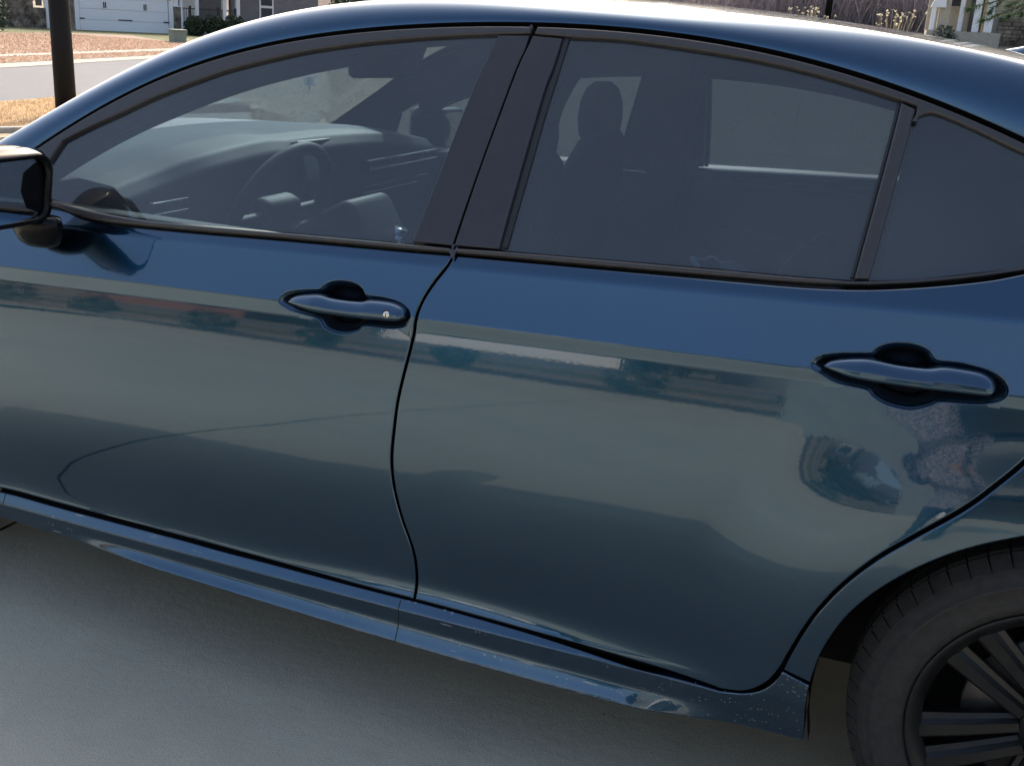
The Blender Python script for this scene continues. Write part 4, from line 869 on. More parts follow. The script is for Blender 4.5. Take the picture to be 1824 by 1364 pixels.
sheet('side_path', [G2((330, 196)), G2((446, 180)), G2((444, 172)), G2((400, 172))], .018, 'pale_concrete', kind='structure')
sheet('mulch_bed', [G2((300, 205.5)), G2((446, 201.5)), G2((446, 180.5)), G2((330, 196.5))], .012, 'mulch', kind='structure')

# dry grass blades on the verge and the lawn edge
def blades(name, poly, n, h, mat, z0=0.0, hf=None, wd=.006):
    poly = np.array(poly); lo, hi = poly.min(0), poly.max(0); q = lo + rng.random((n * 3, 2)) * (hi - lo); q = q[inpoly(poly, q)][:n]; n = len(q)
    a = rng.random(n) * 2 * math.pi; hh = h * (.4 + .9 * rng.random(n)); ln = rng.normal(0, .5, (n, 2)) * hh[:, None]; z = z0 + (hf(q[:, 0], q[:, 1]) if hf else 0)
    dx = np.stack([np.cos(a), np.sin(a)], 1) * wd * (.6 + rng.random(n))[:, None]
    V = np.empty((n, 3, 3)); V[:, 0, :2] = q - dx; V[:, 1, :2] = q + dx; V[:, 2, :2] = q + ln; V[:, 0, 2] = z; V[:, 1, 2] = z; V[:, 2, 2] = z + hh
    me = bpy.data.meshes.new(name); me.from_pydata(V.reshape(-1, 3).tolist(), [], np.arange(n * 3).reshape(-1, 3).tolist()); return finish(name, me, mat, None, kind='stuff')
o = blades('dry_grass', [G2((-40, 236)), G2((60, 234)), G2((240, 224)), G2((300, 168)), G2((170, 170)), G2((0, 184)), G2((-40, 188))], 16000, .03, 'tan_blade', .01); o['label'] = 'dry tan grass of the verge round the dark pole'; o['category'] = 'grass'
o = blades('straw_cover', [line(W3, W4, -.3, 1)[0], W4, G2((400, 72)), G2((300, 76)), G2((120, 62)), G2((-20, 61))], 14000, .06, 'straw_blade', .02, wd=.016); o['label'] = 'reddish straw covering the lawn across the street'; o['category'] = 'straw'
o = blades('verge_straw', [line(Q1, Q2, -.2, 1)[0], Q2, W2, line(W1, W2, -.1, 1)[0]], 6000, .05, 'straw_blade', .016, wd=.012); o['label'] = 'strip of brown straw between the kerb and the far sidewalk'; o['category'] = 'straw'
o = blades('field_blades', [(-11, 5), (4, 5), (8, 30), (-16, 30)], 30000, .035, 'field_blade', -.03, H, wd=.010); o['label'] = 'short dormant grass of the field beyond the car'; o['category'] = 'grass'

# ------------------------------------------------------------ lamp post
pb = G2((119, 207)); post = empty('lamp_post', (pb[0], pb[1], .01), 'thick dark post standing in the tan verge at the left', 'post')
bm = bmesh.new(); tube(bm, [(0, 0, 0), (0, 0, 1.0), (0, 0, 2.2), (0, 0, 4.6)], [.128, .124, .119, .07], 32); from_bm('post_shaft', bm, 'pole_paint', post, True)
bm = bmesh.new(); tube(bm, [(0, 0, 4.6), (0, 0, 4.75), (.2, 0, 4.9), (.55, 0, 4.92)], [.05, .05, .045, .045], 10); box(bm, (.7, 0, 4.9), (.5, .22, .09), bevel=.02); from_bm('lamp_head', bm, 'pole_paint', post, True)
bm = bmesh.new(); g = G2((1466, 40)); 
def at(px, dist, z=0.0):
    """ground point in the direction of an image column at a horizontal distance"""
    d = np.array(f_) + (px - 912) / FPX * np.array(r2) - (60 - 682) / FPX * np.array(u2); d = d[:2] / np.linalg.norm(d[:2]); return (CAM[0] + d[0] * dist, CAM[1] + d[1] * dist)
x, y = at(1470, 52); o = empty('utility_pole', (x, y, float(H(x, y)) - .05), 'slim dark pole standing against the bare woods', 'pole')
bm.free(); bm = bmesh.new(); tube(bm, [(0, 0, 0), (0, 0, 9)], [.15, .11], 12); from_bm('pole_shaft', bm, 'pole_paint', o, True)
bm = bmesh.new(); box(bm, (0, 0, 8.4), (2.0, .1, .12)); from_bm('pole_crossarm', bm, 'bark', o)

# ------------------------------------------------------------ house across the street (left)
ga, gb = np.array(G2((143, 54))), np.array(G2((302, 61))); gd = gb - ga; gw = np.linalg.norm(gd); ang = math.atan2(gd[1], gd[0])
hs = empty('garage_house', (ga[0], ga[1], 0), 'white and grey house with a double garage door and stone pillars across the street', 'house', rz=ang)
# local frame: x along the garage front towards the right of the photo, y away from the camera
SCL = gw / 4.9
def hbox(name, c, s, mat, bevel=0, parent=None, **k):
    bm = bmesh.new(); box(bm, Vector(c) * SCL, tuple(v * SCL for v in s), bevel=bevel); return from_bm(name, bm, mat, parent or hs, **k)
door = hbox('garage_door', (2.45, .10, 1.1), (4.86, .06, 2.2), 'white_paint')
for k in range(4):
    hbox('door_section', (2.45, .05, .275 + k * .55), (4.84, .05, .535), 'white_paint', .008, door)
for (x, z) in ((1.32, 1.32), (1.42, 1.32), (3.52, 1.32), (3.62, 1.32)):
    hbox('pull_handle', (x, .0, z), (.045, .05, .30), 'dark_metal', .01, door)
for (x, w_) in ((.12, .30), (2.45, .75), (4.75, .30)): hbox('strap_hinge', (x, .012, .60), (w_, .03, .055), 'dark_metal', 0, door)
hbox('garage_lintel', (2.45, .15, 2.55), (5.3, .3, .70), 'white_paint'); 
for x in (-.13, 5.03): hbox('corner_trim', (x, .02, 1.5), (.22, .16, 3.0), 'white_paint')
def stones(name, x0, x1, z0, z1, y, parent):
    bm = bmesh.new(); z = z0
    while z < z1 - .02:
        h = random.uniform(.07, .13); x = x0
        while x < x1 - .02:
            w_ = min(random.uniform(.10, .26), x1 - x); dd = random.uniform(.03, .07)
            box(bm, Vector(((x + w_ / 2), y - dd / 2, min(z + h / 2, z1))) * SCL, ((w_ - .015) * SCL, dd * SCL, (h - .015) * SCL)); x += w_
        z += h
    for v in bm.verts: v.co += Vector((random.uniform(-.006, .006), random.uniform(-.01, .01), random.uniform(-.006, .006)))
    return from_bm(name, bm, 'stone_mix', parent, kind='stuff')
for (x0, x1, z1) in ((-.72, -.26, 3.0), (5.16, 5.58, 1.45)):
    pl = hbox('stone_pillar', ((x0 + x1) / 2, .25, z1 / 2), (x1 - x0 - .04, .5, z1), 'mortar'); stones('pillar_stones', x0, x1, 0, z1, .02, pl)
hbox('pillar_cap', (5.37, .2, 1.48), (.50, .6, .06), 'white_paint'); hbox('porch_column', (5.37, .2, 2.3), (.26, .26, 1.6), 'white_paint'); hbox('gate_wall', (5.65, .05, 1.5), (.10, .16, 3.0), 'white_paint')
hbox('wall_lamp', (4.93, -.10, 1.9), (.12, .10, .26), 'brick_red')
# siding block with boards
def siding(name, x0, x1, y, z0, z1, mat, step=.15):
    b = hbox(name, ((x0 + x1) / 2, y + .15, (z0 + z1) / 2), (x1 - x0, .3, z1 - z0), mat)
    bm = bmesh.new(); n = int((z1 - z0) / step)
    for k in range(n): box(bm, Vector(((x0 + x1) / 2, y - .012, z0 + (k + .5) * step)) * SCL, ((x1 - x0) * SCL, .03 * SCL, (step - .012) * SCL), Matrix.Rotation(rad(-6), 3, 'X'))
    from_bm('siding_boards', bm, mat, b, kind='stuff'); return b
siding('porch_wall', 5.9, 9.6, 2.6, 0, 3.4, 'grey_siding'); siding('side_wall', 9.6, 15.5, 1.9, 0, 3.4, 'grey_siding')
hbox('porch_floor', (7.6, 1.6, .22), (3.8, 2.0, .44), 'pale_concrete')
hbox('front_door', (7.3, 2.56, 1.45), (1.0, .06, 2.05), 'white_paint')
for x in (6.9, 8.6, 9.45): hbox('porch_column', (x, .8, 1.9), (.22, .22, 3.0), 'white_paint')
bm = bmesh.new()
for k in range(26): box(bm, Vector((6.0 + k * .135, .75, .95)) * SCL, (.022 * SCL, .022 * SCL, .9 * SCL))
for z in (.55, 1.40): box(bm, Vector((7.7, .75, z)) * SCL, (3.5 * SCL, .05 * SCL, .05 * SCL))
for x in (6.5, 8.2, 9.3): box(bm, Vector((x, .75, 1.0)) * SCL, (.11 * SCL, .11 * SCL, 1.1 * SCL))
from_bm('porch_railing', bm, 'dark_metal', hs, kind='stuff')
wf = hbox('window', (11.9, 1.86, 1.75), (.95, .06, 1.75), 'white_paint')
for z in (1.35, 2.15): hbox('pane', (11.9, 1.825, z), (.74, .02, .66), 'window_dark', 0, wf)
hbox('downspout', (10.05, 1.80, 1.6), (.10, .10, 3.2), 'white_paint'); hbox('roof', (5, 2.5, 4.1), (14, 6, .4), 'shingles'); hbox('upper_wall', (2.4, 1.5, 3.4), (6, 2.6, 1.0), 'white_paint')
# stone base and clapboard of the wing at the far left
wg = hbox('stone_base_wall', (-3.55, -.1, .9), (2.3, .4, 1.8), 'mortar'); hbox('stone_base_step', (-2.1, -.1, .475), (.6, .4, .95), 'mortar'); stones('wall_stones', -4.7, -2.4, 0, 1.8, -.3, wg); stones('wall_stones', -2.4, -1.8, 0, .95, -.3, wg)
siding('wing_wall', -6.5, -1.75, -.05, 1.85, 3.4, 'white_paint', .18); hbox('wing_corner', (-1.35, -.1, 1.5), (.85, .3, 3.0), 'white_paint')
hbox('window', (-2.1, -.22, 1.7), (.30, .05, 1.2), 'window_dark'); hbox('door_frame', (-1.55, -.28, 1.4), (.06, .06, 2.6), 'white_paint')

def leafball(bm, c, r, n, sz, squash=1.0):
    for _ in range(n):
        d = Vector(rng.normal(0, 1, 3)); d.normalize(); k = (.55 + .45 * rng.random()) * (1 + .12 * math.sin(7 * d.x + 5 * d.z))
        p = Vector(c) + Vector((d.x * r * k, d.y * r * k, d.z * r * k * squash)); t1 = Vector(rng.normal(0, 1, 3)).normalized(); t2 = t1.cross(Vector(rng.normal(0, 1, 3))).normalized()
        v = [bm.verts.new(p + t1 * sz), bm.verts.new(p + t2 * sz * .6), bm.verts.new(p - t1 * sz), bm.verts.new(p - t2 * sz * .6)]; bm.faces.new(v)
# clipped bushes in front of the porch
blabs = ['round clipped dark bush nearest the stone pillar of the porch', 'second round dark bush from the stone pillar', 'third round dark bush in the porch row, widest of them', 'small dark bush left of the white downspout', 'small dark bush right of the white downspout']
for k, (px, hw) in enumerate(((347, 15), (381, 16), (417, 17), (441, 9), (456, 10))):
    Lc = np.array(G2((px, 60.5))); dirv = Lc - CAM[:2]; Lc = CAM[:2] + dirv / np.linalg.norm(dirv) * 62
    r = hw / 1911 * 66; zb = float(H(Lc[0], Lc[1]))
    b = empty('boxwood_bush', (Lc[0], Lc[1], zb), blabs[k], 'bush', 'dark bushes before the porch')
    bm = bmesh.new(); leafball(bm, (0, 0, r * .95), r, 2600, .07, 1.05); from_bm('foliage', bm, 'leaf_dark', b)
    bm = bmesh.new(); tube(bm, [(0, 0, 0), (0, 0, r)], [.05, .03], 6); from_bm('stem', bm, 'bark', b)
# utility box on the lawn
u0 = np.array(G2((317, 77.5))); ub = empty('utility_box', (u0[0], u0[1], .0), 'pale green utility box on the lawn below the stone pillar', 'utility box', rz=ang)
bm = bmesh.new(); box(bm, (0, 0, .24), (.56, .5, .48), bevel=.04); from_bm('box_body', bm, 'box_green', ub); bm = bmesh.new(); box(bm, (0, 0, .50), (.62, .56, .08), bevel=.03); from_bm('box_lid', bm, 'box_green', ub)
bm = bmesh.new(); box(bm, (0, 0, .03), (.8, .7, .06)); from_bm('box_pad', bm, 'pale_concrete', ub)
# dark shrub at the left edge
c = at(-12, 52); b = empty('dark_shrub', (c[0], c[1], 0), 'dark shrub left of the stone base wall', 'bush'); bm = bmesh.new(); leafball(bm, (0, 0, .7), .75, 900, .07, 1.1); from_bm('foliage', bm, 'leaf_dark', b); bm = bmesh.new(); tube(bm, [(0, 0, 0), (0, 0, .7)], [.06, .03], 6); from_bm('stem', bm, 'bark', b)
# placard in the field
e0 = G2((551, 171)); zc_ = float(H(*e0)); pc = empty('field_placard', (e0[0], e0[1], zc_), 'small white placard with a letter on it standing in the field', 'sign', rz=rad(22))
bm = bmesh.new(); box(bm, (0, 0, .15), (.19, .012, .16)); from_bm('placard_board', bm, 'white_paint', pc); bm = bmesh.new(); box(bm, (0, .012, .06), (.02, .012, .16)); from_bm('placard_stake', bm, 'dark_metal', pc)
bm = bmesh.new(); box(bm, (-.025, -.008, .15), (.018, .004, .11)); [box(bm, (.0 + .008, -.0085, .15 + z), (.06, .004, .016)) for z in (-.045, 0, .045)]; from_bm('placard_letter', bm, 'grey_siding', pc)

# ------------------------------------------------------------ house at the right and the pine branch before it
hd = 34.0; c0 = at(1752, hd); zb = float(H(*c0)); hr = empty('porch_house', (c0[0], c0[1], zb), 'beige house with white porch columns and stone base at the right edge', 'house', rz=rad(4))
UP = .30
def rbox(name, c, s, mat, bevel=0, parent=None, **k):
    bm = bmesh.new(); box(bm, c, s, bevel=bevel); return from_bm(name, bm, mat, parent or hr, **k)
def px2(px): return (px - 1752) / 1911 * hd * 1.0          # metres along the front
rbox('porch_floor', (px2(1720), .2, UP - .45), (1.9, 1.6, .9), 'pale_concrete')
for px, w_, ys in ((1737, .17, -.3), (1754, .20, -.5), (1716, .12, .3)): rbox('porch_column', (px2(px), ys, UP + 1.45), (w_, w_, 2.9), 'white_paint', .02)
wl = rbox('side_wall', (px2(1800), .6, UP + 1.6), (1.5, .3, 3.2), 'beige_siding'); bm = bmesh.new()
for k in range(20): box(bm, (px2(1800), .44, UP + .55 + k * .13), (1.5, .03, .118), Matrix.Rotation(rad(-6), 3, 'X'))
from_bm('siding_boards', bm, 'beige_siding', wl, kind='stuff')
SCL_ = SCL; SCL = 1.0
sb = rbox('stone_base', (px2(1800), .5, UP - .05), (1.5, .4, 1.0), 'mortar'); st_ = stones('base_stones', px2(1772), px2(1830), UP - .55, UP + .45, .28, sb); SCL = SCL_
rbox('porch_wall', (px2(1712), 1.3, UP + 1.5), (1.6, .2, 3.0), 'beige_siding'); rbox('front_door', (px2(1741), 1.15, UP + .95), (.35, .1, 1.9), 'window_dark')
rbox('window', (px2(1726), 1.16, UP + 1.7), (.35, .08, 1.0), 'white_paint'); rbox('shutter', (px2(1704), .9, UP + 1.5), (.35, .1, 1.6), 'dark_metal')
rbox('eave', (px2(1700), .2, UP + 1.25), (.45, .5, .10), 'white_paint'); rbox('roof', (1.0, 1.2, UP + 3.5), (5, 4, .3), 'shingles')
bm = bmesh.new(); vs = [bm.verts.new(p) for p in ((px2(1668), 0, UP + .62), (px2(1691), 0, UP + .62), (px2(1688), 0, UP + 1.15), (px2(1682), 0, UP + 1.22))]
bm.faces.new(vs); r = bmesh.ops.extrude_face_region(bm, geom=bm.faces[:]); bmesh.ops.translate(bm, vec=(0, .3, 0), verts=[v for v in r['geom'] if isinstance(v, bmesh.types.BMVert)]); bmesh.ops.recalc_face_normals(bm, faces=bm.faces)
from_bm('gable_end', bm, 'white_paint', hr); rbox('gable_post', (px2(1674), .1, UP + .1), (.12, .12, 1.2), 'white_paint'); rbox('gable_wall', (px2(1690), .25, UP + .35), (.3, .2, 1.2), 'beige_siding')
for k, (px, r, dz) in enumerate(((1694, .28, .15), (1706, .22, .05))):
    b = empty('porch_shrub', (c0[0] + px2(px), c0[1] - .6, zb + UP - .55), ('dark green shrub under the white gable' if k == 0 else 'smaller green shrub between the gable and the porch columns'), 'bush', 'shrubs before the porch house')
    bm = bmesh.new(); leafball(bm, (0, 0, r + dz), r, 500, .035); from_bm('foliage', bm, 'leaf_dark', b); bm = bmesh.new(); tube(bm, [(0, 0, 0), (0, 0, r)], .02, 6); from_bm('stem', bm, 'bark', b)
# pine: trunk outside the frame to the right, one bough hangs into it
pd = 15.0; pt = at(1990, pd); pine = empty('pine_tree', (pt[0], pt[1], float(H(*pt))), 'pine whose long needled bough hangs in at the top right', 'tree')
bm = bmesh.new(); tube(bm, [(0, 0, 0), (.03, 0, 1.5), (0, .05, 3.2), (0, 0, 5)], [.13, .11, .07, .02], 12); from_bm('trunk', bm, 'bark', pine, True)
bmb = bmesh.new(); bmn = bmesh.new()
def tuft(p, d, n=46, ln=.13):
    for _ in range(n):
        v = (d * .9 + Vector(rng.normal(0, .55, 3))).normalized(); s_ = v.cross(Vector(rng.normal(0, 1, 3))).normalized() * .0022; q = p + v * ln * random.uniform(.7, 1.1)
        bmn.faces.new([bmn.verts.new(p - s_), bmn.verts.new(p + s_), bmn.verts.new(q)])
def W_(px, dist):   # world point at image position and horizontal distance, relative to pine
    d = np.array(f_) + (px[0] - 912) / FPX * np.array(r2) - (px[1] - 682) / FPX * np.array(u2); t = dist / np.linalg.norm(d[:2]); return Vector(CAM + d * t) - pine.location
def twig_(pts, r0):
    P = [W_(p, pd - .2) + Vector((0, random.uniform(-.1, .1), 0)) for p in pts]; tube(bmb, P, [r0 * (1 - .7 * k / (len(P) - 1)) for k in range(len(P))], 6)
    for a, b in zip(P, P[1:]):
        for t in (.25, .6, .95): tuft(a.lerp(b, t), (b - a).normalized(), 26)
    tuft(P[-1], (P[-1] - P[-2]).normalized(), 60)
twig_([(1870, -14), (1830, 6), (1805, 16), (1780, 26), (1762, 34), (1751, 37)], .018)
twig_([(1840, -20), (1800, -6), (1770, 4), (1745, 10), (1728, 16)], .012); twig_([(1830, 6), (1815, 22), (1800, 28)], .008); twig_([(1860, -2), (1835, 20), (1822, 26)], .008); twig_([(1790, 0), (1770, 14), (1764, 22)], .007)
twig_([(1880, -30), (1840, -16), (1812, 4), (1798, 10)], .01)
for k in range(16):
    a = rng.random() * 6.28; z = random.uniform(2.2, 4.8); L_ = (5.2 - z) * .5; p0 = Vector((0, 0, z)); p1 = Vector((math.cos(a) * L_, math.sin(a) * L_, z + .2))
    if W_((1824, 30), pd).x - .2 > p1.x: continue
    tube(bmb, [p0, p1], [.02, .006], 5); [tuft(p0.lerp(p1, t), (p1 - p0).normalized(), 24) for t in (.4, .6, .8, 1)]
from_bm('branches', bmb, 'bark', pine, kind='stuff'); from_bm('needles', bmn, 'needle', pine)

# ------------------------------------------------------------ bare woods behind
def bare_tree_mesh(seed, h):
    r = random.Random(seed); bm = bmesh.new(); ends = []
    def grow(p, d, L, rad_, lev):
        n = 3; pts = [p]; q = p; dd = d
        for k in range(n):
            dd = (dd + Vector((r.uniform(-.16, .16), r.uniform(-.16, .16), r.uniform(-.02, .14)))).normalized(); q = q + dd * L / n; pts.append(q)
        tube(bm, pts, [rad_ * (1 - .45 * k / n) for k in range(n + 1)], 5 if lev < 2 else 3, False)
        if lev < 4:
            for k in range(5 if lev else 8):
                t = r.uniform(.3, 1); i = min(int(t * n), n - 1); s0 = pts[i].lerp(pts[i + 1], t * n - i); a = r.uniform(0, 6.28)
                side = Vector((math.cos(a), math.sin(a), r.uniform(.2, 1.0))).normalized(); grow(s0, (dd * .45 + side * .8).normalized(), L * r.uniform(.42, .62), rad_ * .42, lev + 1)
    grow(Vector((0, 0, 0)), Vector((0, 0, 1)), h * .75, h * .016, 0)
    me = bpy.data.meshes.new('bare_crown'); bm.to_mesh(me); bm.free(); return me
crowns = []
for k in range(4):
    me = bare_tree_mesh(k + 3, 9.0); me.materials.append(MAT['twig']); crowns.append(me)
def trunk_mesh():
    bm = bmesh.new(); tube(bm, [(0, 0, -.2), (.05, 0, 2), (0, .05, 4.2)], [.17, .14, .11], 8); me = bpy.data.meshes.new('bare_trunk'); bm.to_mesh(me); bm.free(); me.materials.append(MAT['bark']); return me
tm = trunk_mesh(); k = 0
for px in np.linspace(985, 1700, 46):
    for rowk in range(2):
        pxx = px + random.uniform(-9, 9); dist = random.uniform(58, 68) + rowk * 13; x, y = at(pxx, dist); b = bpy.data.objects.new('bare_tree', None); COL.objects.link(b)
        b.location = (x, y, float(H(x, y)) - .3); s = random.uniform(.7, 1.35); b.scale = (s, s, s); b.rotation_euler = (0, 0, random.uniform(0, 6.28)); k += 1
        b['label'] = 'bare grey brown tree in the woods beyond the roof'; b['category'] = 'tree'; b['group'] = 'bare trees of the woods'
        for nm, me in (('crown', crowns[random.randrange(4)]), ('trunk', tm)):
            c = bpy.data.objects.new(nm, me); COL.objects.link(c); c.parent = b
# brushy undergrowth and a far wood that read as one mass
def brush(name, px0, px1, d0, d1, n, hmin, hmax, mat, label):
    V = []; F = []
    for _ in range(n):
        x, y = at(random.uniform(px0, px1), random.uniform(d0, d1)); z = float(H(x, y)) - .2; h = random.uniform(hmin, hmax); a = random.uniform(0, 6.28); w_ = random.uniform(.012, .04); lx, ly = random.gauss(0, .42) * h, random.gauss(0, .42) * h
        i = len(V); V += [(x - w_ * math.cos(a), y - w_ * math.sin(a), z), (x + w_ * math.cos(a), y + w_ * math.sin(a), z), (x + lx, y + ly, z + h)]; F.append((i, i + 1, i + 2))
    me = bpy.data.meshes.new(name); me.from_pydata(V, [], F); o = finish(name, me, mat, None, kind='stuff'); o['label'] = label; o['category'] = 'brush'; return o
brush('undergrowth', 960, 1720, 54, 80, 60000, .5, 4.5, 'twig', 'tangle of bare brush under the trees of the woods')
brush('far_woods', 900, 1900, 84, 110, 60000, 5, 13, 'twig', 'far bare woods behind the nearer trees')
sheet('woods_floor', [at(880, 55), at(1300, 52), at(1900, 52), at(1990, 135), at(850, 135)], -.01, 'wood_floor', hf=lambda x, y: float(H(x, y)), step=4, kind='structure')
def hill_f(u, v): return np.stack([u, v, np.asarray(H(u, v)) - 1 + 9 * ss(95, 150, v) + 1.5 * np.sin(u * .05)], -1)
grid_mesh('wooded_hill', np.linspace(-140, 160, 60), np.linspace(95, 210, 24), hill_f, 'wood_floor', None, nfn=False, kind='structure')
for k, (px, dd, s) in enumerate(((1590, 62, .8), (1424, 66, .9), (1650, 60, .6))):
    x, y = at(px, dd); b = empty('evergreen_tree', (x, y, float(H(x, y)) - .2), ['dark evergreen among the bare trees left of the white gable', 'dark evergreen among the bare trees left of the slim pole', 'low dark evergreen close to the white gable'][k], 'tree')
    bm = bmesh.new()
    for j in range(9): leafball(bm, (random.uniform(-.3, .3), random.uniform(-.3, .3), (1 + j * .7) * s), (2.0 - j * .2) * s, 260, .12, .5)
    from_bm('crown', bm, 'pine_green', b); bm = bmesh.new(); tube(bm, [(0, 0, 0), (0, 0, 6 * s)], [.16, .04], 8); from_bm('trunk', bm, 'bark', b)
# small tree and brush by the left house, pale dry stalks in front of the woods
x, y = at(617, 66); b = empty('young_evergreen', (x, y, float(H(x, y))), 'green bushy tree right of the grey house, just over the roof', 'tree')
bm = bmesh.new(); leafball(bm, (0, 0, 2.0), .95, 1200, .09, .8); from_bm('crown', bm, 'pine_green', b); bm = bmesh.new(); tube(bm, [(0, 0, 0), (0, 0, 2)], [.1, .05], 8); from_bm('trunk', bm, 'bark', b)
x, y = at(672, 78); b = empty('far_house', (x, y, float(H(x, y))), 'pale far house with a grey roof, just over the roof line', 'house', rz=rad(25))
bm = bmesh.new(); box(bm, (0, 0, 1.2), (4.6, 3, 2.4)); from_bm('wall', bm, 'white_paint', b); bm = bmesh.new(); box(bm, (0, 0, 2.9), (5.0, 3.4, .9), bevel=.2); from_bm('roof', bm, 'shingles', b)
for xx in (-1.3, 0, 1.3): bm = bmesh.new(); box(bm, (xx, -1.52, 1.5), (.8, .06, 1.1)); from_bm('window', bm, 'window_dark', b)
for k, (px, dd) in enumerate(((1437, 46), (1590, 46))):
    x, y = at(px, dd); bm = bmesh.new()
    for _ in range(34):
        a = Vector((random.gauss(0, .28), random.gauss(0, .2), 0)); t = a * 1.5 + Vector((0, 0, random.uniform(.5, 1.1))); tube(bm, [a, t], [.008, .004], 3, False); leafball(bm, t, .05, 4, .04)
    o = from_bm('dry_stalks', bm, 'pale_stalk' if 'pale_stalk' in MAT else 'beige_siding'); o.location = (x, y, float(H(x, y))); o['label'] = ['clump of pale dry stalks beside the slim pole', 'clump of pale dry stalks before the woods near the white gable'][k]; o['category'] = 'dry plants'

# ------------------------------------------------------------ what stands behind the camera (seen in the paint)
sheet('rear_lawn', [(-40, -30), (30, -30), (30, -9.54), (-40, -9.54)], -.004, 'straw_grass', kind='structure')
sheet('rear_green', [(-40, -17.5), (-1.3, -17.5), (-1.3, -14), (-40, -13)], .004, 'green_grass', kind='structure')
sheet('rear_walk', [(-40, -12.6), (-1.3, -12.3), (-1.3, -11.9), (-40, -12.2)], .008, 'pale_concrete', kind='structure')
sheet('rear_street', [(-60, -27), (50, -27), (50, -20), (-60, -20)], .006, 'asphalt', kind='structure')
sheet('mulch_strip', [(-14, -11.2), (6, -11.2), (6, -9.8), (-14, -9.8)], .004, 'mulch', kind='structure')
for k in range(9):
    x = -13 + k * 2.0 + random.uniform(-.3, .3); b = empty('garden_shrub', (x, -10.5, 0), ['first','second','third','fourth','fifth','sixth','seventh','eighth','ninth'][k] + ' low dark shrub from the street end of the bed behind the photographer', 'bush', 'shrubs in the bed behind the driveway')
    bm = bmesh.new(); leafball(bm, (0, 0, .32), random.uniform(.32, .5), 260, .06); from_bm('foliage', bm, 'leaf_dark', b)
    bm = bmesh.new(); tube(bm, [(0, 0, 0), (0, 0, .3)], .02, 5); from_bm('stem', bm, 'bark', b)
def bg_house(x, y, w_, d_, h, wall, label, rz):
    b = empty('neighbour_house', (x, y, 0), label, 'house', rz=rz)
    bm = bmesh.new(); box(bm, (0, 0, h / 2), (w_, d_, h)); wl = from_bm('wall', bm, wall, b)
    bm = bmesh.new(); vs = [bm.verts.new(p) for p in ((-w_ / 2 - .4, -d_ / 2 - .4, h), (w_ / 2 + .4, -d_ / 2 - .4, h), (w_ / 2 + .4, d_ / 2 + .4, h), (-w_ / 2 - .4, d_ / 2 + .4, h), (-w_ / 2 - .4, 0, h + 2.6), (w_ / 2 + .4, 0, h + 2.6))]
    for f in ((0, 1, 5, 4), (2, 3, 4, 5), (0, 4, 3), (1, 2, 5), (0, 3, 2, 1)): bm.faces.new([vs[i] for i in f])
    from_bm('roof', bm, 'shingles', b)
    for k in range(3):
        fx = -w_ / 3 + k * w_ / 3; bm = bmesh.new(); box(bm, (fx, d_ / 2 + .03, h * .55), (1.1, .08, 1.5)); wf_ = from_bm('window', bm, 'white_paint', b); bm = bmesh.new(); box(bm, (fx, d_ / 2 + .08, h * .55), (.9, .03, 1.3)); from_bm('pane', bm, 'window_dark', wf_)
bg_house(-14, -38, 10, 7, 3.2, 'white_paint', 'white house behind the photographer, mirrored in the front door', 0)
bg_house(-1, -40, 9, 7, 3.2, 'grey_siding', 'grey house behind the photographer, mirrored in the rear door', .1)
bg_house(-29, -36, 9, 7, 3.2, 'brick_red', 'brick house behind the photographer, farthest towards the street', 0)
for k, x in enumerate((-22, -19, -8, -6.5, 5.5, 9, 14)):
    b = empty('yard_tree', (x, -33 - (k % 3) * 2, 0), ['first','second','third','fourth','fifth','sixth','seventh','eighth','ninth'][k] + ' evergreen yard tree from the street end behind the photographer', 'tree', 'yard trees behind the driveway')
    bm = bmesh.new(); [leafball(bm, (random.uniform(-.5, .5), random.uniform(-.5, .5), 1.2 + j * .8), 1.7 - j * .16, 200, .16, .6) for j in range(8)]; from_bm('crown', bm, 'pine_green', b); bm = bmesh.new(); tube(bm, [(0, 0, 0), (0, 0, 5)], [.2, .05], 8); from_bm('trunk', bm, 'bark', b)
simple('home_siding', (.20, .225, .225), .8, scale=4)
gh = empty('home_garage', (-1.1, -8.8, 0), 'grey green sided home with a dark garage opening behind the photographer', 'house')
bm = bmesh.new(); box(bm, (.55, -3.5, 1.6), (1.1, 7, 3.2)); box(bm, (6.6, -3.5, 1.6), (5.8, 7, 3.2)); box(bm, (2.4, -3.5, 2.75), (2.6, 7, .9)); from_bm('wall', bm, 'home_siding', gh)
bm = bmesh.new(); box(bm, (2.4, -1.2, 1.15), (2.6, .05, 2.3)); from_bm('garage_door', bm, 'window_dark', gh)
for xx in (1.04, 3.76): bm = bmesh.new(); box(bm, (xx, .02, 1.2), (.12, .06, 2.4)); from_bm('door_trim', bm, 'white_paint', gh)
bm = bmesh.new(); box(bm, (4.4, -3.4, 3.35), (10.4, 8.2, .3), bevel=.05); from_bm('roof', bm, 'shingles', gh)


